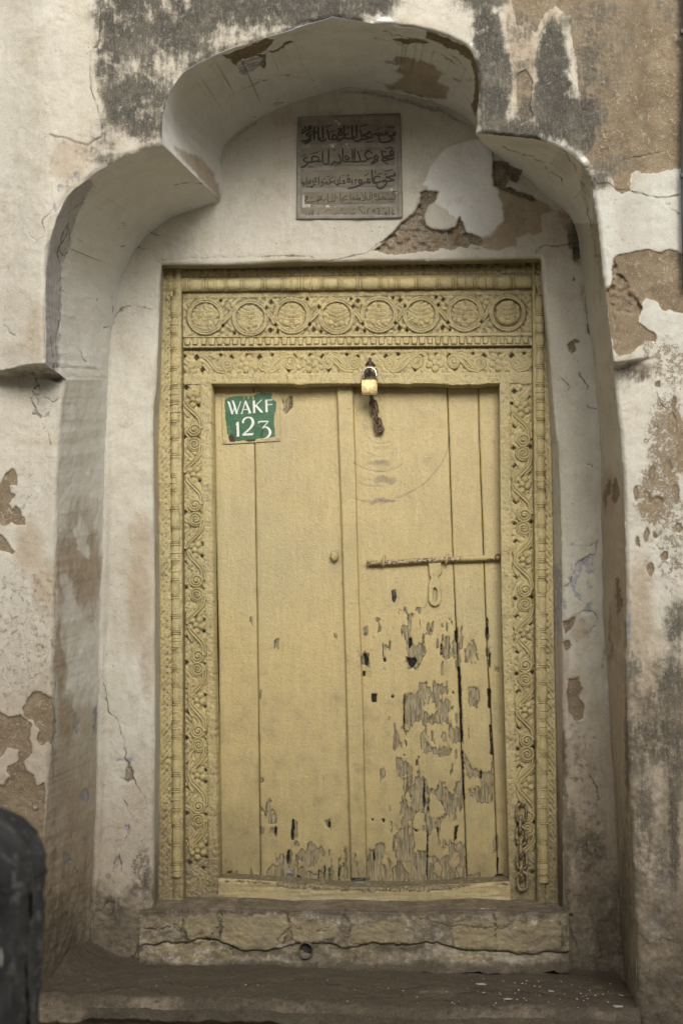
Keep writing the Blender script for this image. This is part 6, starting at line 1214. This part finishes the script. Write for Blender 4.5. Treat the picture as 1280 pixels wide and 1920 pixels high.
GL = {'letter_w': [([(150,255),(165,262),(220,440)], (26,30,30)), ([(215,440),(262,320)], (12,12)), ([(222,240),(235,250),(292,437)], (24,30,30)), ([(285,437),(352,235)], (13,16))],
      'letter_a': [([(368,432),(430,225)], (16,16)), ([(425,228),(505,425)], (28,34)), ([(400,368),(470,362)], (12,12)), ([(350,433),(392,430)], (9,9)), ([(468,428),(522,422)], (9,9))],
      'letter_k': [([(562,222),(568,418)], (34,34)), ([(690,208),(640,255),(585,310)], (14,15,14)), ([(592,300),(690,410)], (30,36)), ([(548,420),(590,418)], (8,8)), ([(672,412),(712,408)], (8,8))],
      'letter_f': [([(760,215),(766,408)], (34,34)), ([(740,217),(858,212)], (14,15)), ([(765,290),(855,284)], (13,15)), ([(852,275),(854,296)], (8,8))],
      'digit_one': [([(302,568),(311,792)], (36,38)), ([(272,608),(322,560)], (10,12)), ([(285,795),(335,792)], (8,8))],
      'digit_two': [([(392,585),(390,550),(420,510),(470,492),(520,505),(548,560),(535,620),(490,680),(430,730),(380,778)], (26,34,26,20,30,42,38,28,22,16)), ([(380,768),(545,762)], (30,34)), ([(540,770),(556,735)], (12,8))],
      'digit_three': [([(635,590),(650,562),(790,556)], (10,22,20)), ([(795,552),(700,668)], (16,18)), ([(700,665),(755,645),(805,680),(822,740),(790,800),(710,842)], (10,18,34,40,30,8))]}
for n_, ss in GL.items():
    bm = bmesh.new()
    for pts, w in ss: ribbon(bm, SG(pts), np.array(w)/8.533*1.05, YS-.0018, rise=.0007, taper=False)
    link_bm(n_, bm, MAT['sign_white'], sign)

# ------------------------------------------------------------------ drain, post, flakes, cable
bm = bmesh.new(); c = PT(573, 1782, BACK-.05); R_ = []
for (t, r) in ((.05, .0275), (-.004, .0275), (-.006, .0255), (-.004, .0235), (.08, .0235)): R_.append([bm.verts.new(c+Vector((r*math.cos(a), t, r*math.sin(a)*1.1))) for a in np.linspace(0, 2*math.pi, 25)[:-1]])
for A_, B_ in zip(R_[:-1], R_[1:]):
    for k in range(24): bm.faces.new((A_[k], A_[(k+1) % 24], B_[(k+1) % 24], B_[k]))
MAT['drain'] = simple_mat('grey_drain_pipe', c3(.10,.085,.065), c3(.15,.13,.10), .6, 0, 30, .002)
link_bm('drain_pipe', bm, MAT['drain'], sill)
bm = bmesh.new(); f = bmesh.ops.create_circle(bm, cap_ends=True, radius=.024, segments=24)
for v in bm.verts: v.co = Vector((v.co.x, .02, v.co.y*1.1))+c
link_bm('drain_bore', bm, MAT['ink'], sill)  # black disc stands in for the darkness inside the pipe

YB = CY+2.05; post = empty('stone_post', (float(P(-20, 1900, YB)[0]), YB+.09, 0), 'dark weathered stone post standing close by at the lower left, out of focus', 'post')
zt = float(P(20, 1505, YB+.05)[2]); cxp = float(P(-75, 1700, YB+.07)[0]); nz, na = 300, 110
rw = float(P(50, 1700, YB+.07)[0])-cxp
zz = np.r_[np.linspace(0, zt-.11, 230), zt-.11+.11*np.sin(np.linspace(0, math.pi/2, 70))]
prof_ = np.where(zz < zt-.11, 1-.0*zz, np.clip(1-((zz-(zt-.11))/.1102)**2.6, 0, 1)**.5)
prof_ = prof_*(.955+.045*np.clip((zz)/zt, 0, 1))
Aa, Zz = np.meshgrid(np.linspace(0, 2*math.pi, na), zz); Pr = prof_[:, None]+0*Aa
ca, sa = np.cos(Aa), np.sin(Aa); e = .45; sx_ = np.sign(ca)*np.abs(ca)**e*rw*Pr; sy_ = np.sign(sa)*np.abs(sa)**e*rw*Pr
nn = .014*fbm(Aa*3+40, Zz*9, 4, 171)+.005*fbm(Aa*12, Zz*40, 3, 172)
W = np.stack([cxp+sx_*(1+nn/rw), YB+.09+sy_*(1+nn/rw), Zz-.22*(sx_+.02)*sm(zt-.7, zt, Zz)+.004*fbm(Aa*2, Zz*3, 2, 5)], -1)
mesh_np('shaft', W, gridq(nz, na), MAT['bollard'], post, {})
m_ = float(P(6, 1790, YB)[0]); bm = bmesh.new(); ribbon(bm, [(1,1778),(3,1795),(2,1812)], [3, 6, 3], YB+.09-rw-.010, taper=False); link_bm('white_paint_mark', bm, MAT['paper'], post)

flk = [(900,1845,15,5),(950,1873,12,3),(1032,1859,9,5),(1164,1866,7,5),(1158,1888,15,4)]
FL = ['long pale flake on the step below the right door leaf', 'pale crumbled flake at the middle of the littered right half of the step', 'pale flake on the step below the right carved jamb', 'small white flake on the step close to the foot of the right niche wall', 'narrow white flake lying at the front right corner of the step']
src = None
for k, (x, y, w, h_) in enumerate(flk):
    p_ = Vector(PZ(x, y, ZS+.006)); s = w*MPX*.5
    if src is None:
        bm = bmesh.new(); ang = sorted(random.uniform(0, 6.28) for _ in range(7)); top = [bm.verts.new((math.cos(a)*random.uniform(.6, 1.1), math.sin(a)*random.uniform(.5, 1), .10+.06*random.random())) for a in ang]; bot = [bm.verts.new(v.co*Vector((1, 1, 0))) for v in top]
        bm.faces.new(top); bm.faces.new(bot[::-1])
        for i in range(7): bm.faces.new((top[i], bot[i], bot[(i+1) % 7], top[(i+1) % 7]))
        o = src = link_bm('paint_flake', bm, MAT['paper'], None, loc=p_, local=True, smooth=False)
    else: o = inst(src, p_)
    o.scale = (s, s*1.6, s); o.rotation_euler = (random.uniform(-.1, .1), random.uniform(-.1, .1), random.uniform(0, 6))
    setp(o, FL[k], 'paint flake', 'limewash flakes littering the step')
for k, (x, y, w) in enumerate(((905,1704,11),(915,1703,6),(928,1702,5))):
    o = inst(src, Vector(PZ(x, y, ZT+.012))); o.scale = (w*MPX*.5,)*3; setp(o, ('largest white flake on the doorstep under the right door leaf', 'thin white flake just right of the largest one on the doorstep', 'tiny white flake, rightmost of the three on the doorstep')[k], 'paint flake', 'white flakes on the doorstep')
cab = empty('wall_cable', PT(1281, 545, -.02), 'dark vertical cable running down the wall at the upper right edge', 'cable')
bm = bmesh.new(); tube(bm, [PT(1284+1.5*math.sin(y/70), y, -.03) for y in np.linspace(-560, 541, 40)], .0125, 10); link_bm('cable_run', bm, MAT['pipe'], cab)
for y in (60, 330): 
    bm = bmesh.new(); boxbm(bm, PT(1284, y, -.035), (.034, .024, .016), bevel=.003); link_bm('clip', bm, MAT['pipe'], cab)

bm = bmesh.new()
for k in range(110):
    x = random.gauss(960, 110) if k < 80 else random.uniform(150, 1150); y = random.uniform(1835, 1900); w = random.uniform(.8, 2.2)*MPX; p_ = Vector(PZ(x, y, ZS+.007)); a0 = random.uniform(0, 6)
    if p_.y < -.01 or abs(x-640) > 520: continue
    v = [bm.verts.new(p_+Vector((w*math.cos(a0+a)*random.uniform(.5, 1.2), w*math.sin(a0+a)*1.3, 0))) for a in (0, 1.5, 3.2, 4.6)]; t = bm.verts.new(p_+Vector((0, 0, w*.5)))
    for i in range(4): bm.faces.new((v[i], v[(i+1) % 4], t))
crumb = link_bm('plaster_crumbs', bm, MAT['paper'], None, smooth=False); setp(crumb, 'scattered pale plaster crumbs and grit over the brown step', 'crumbs', kind='stuff')
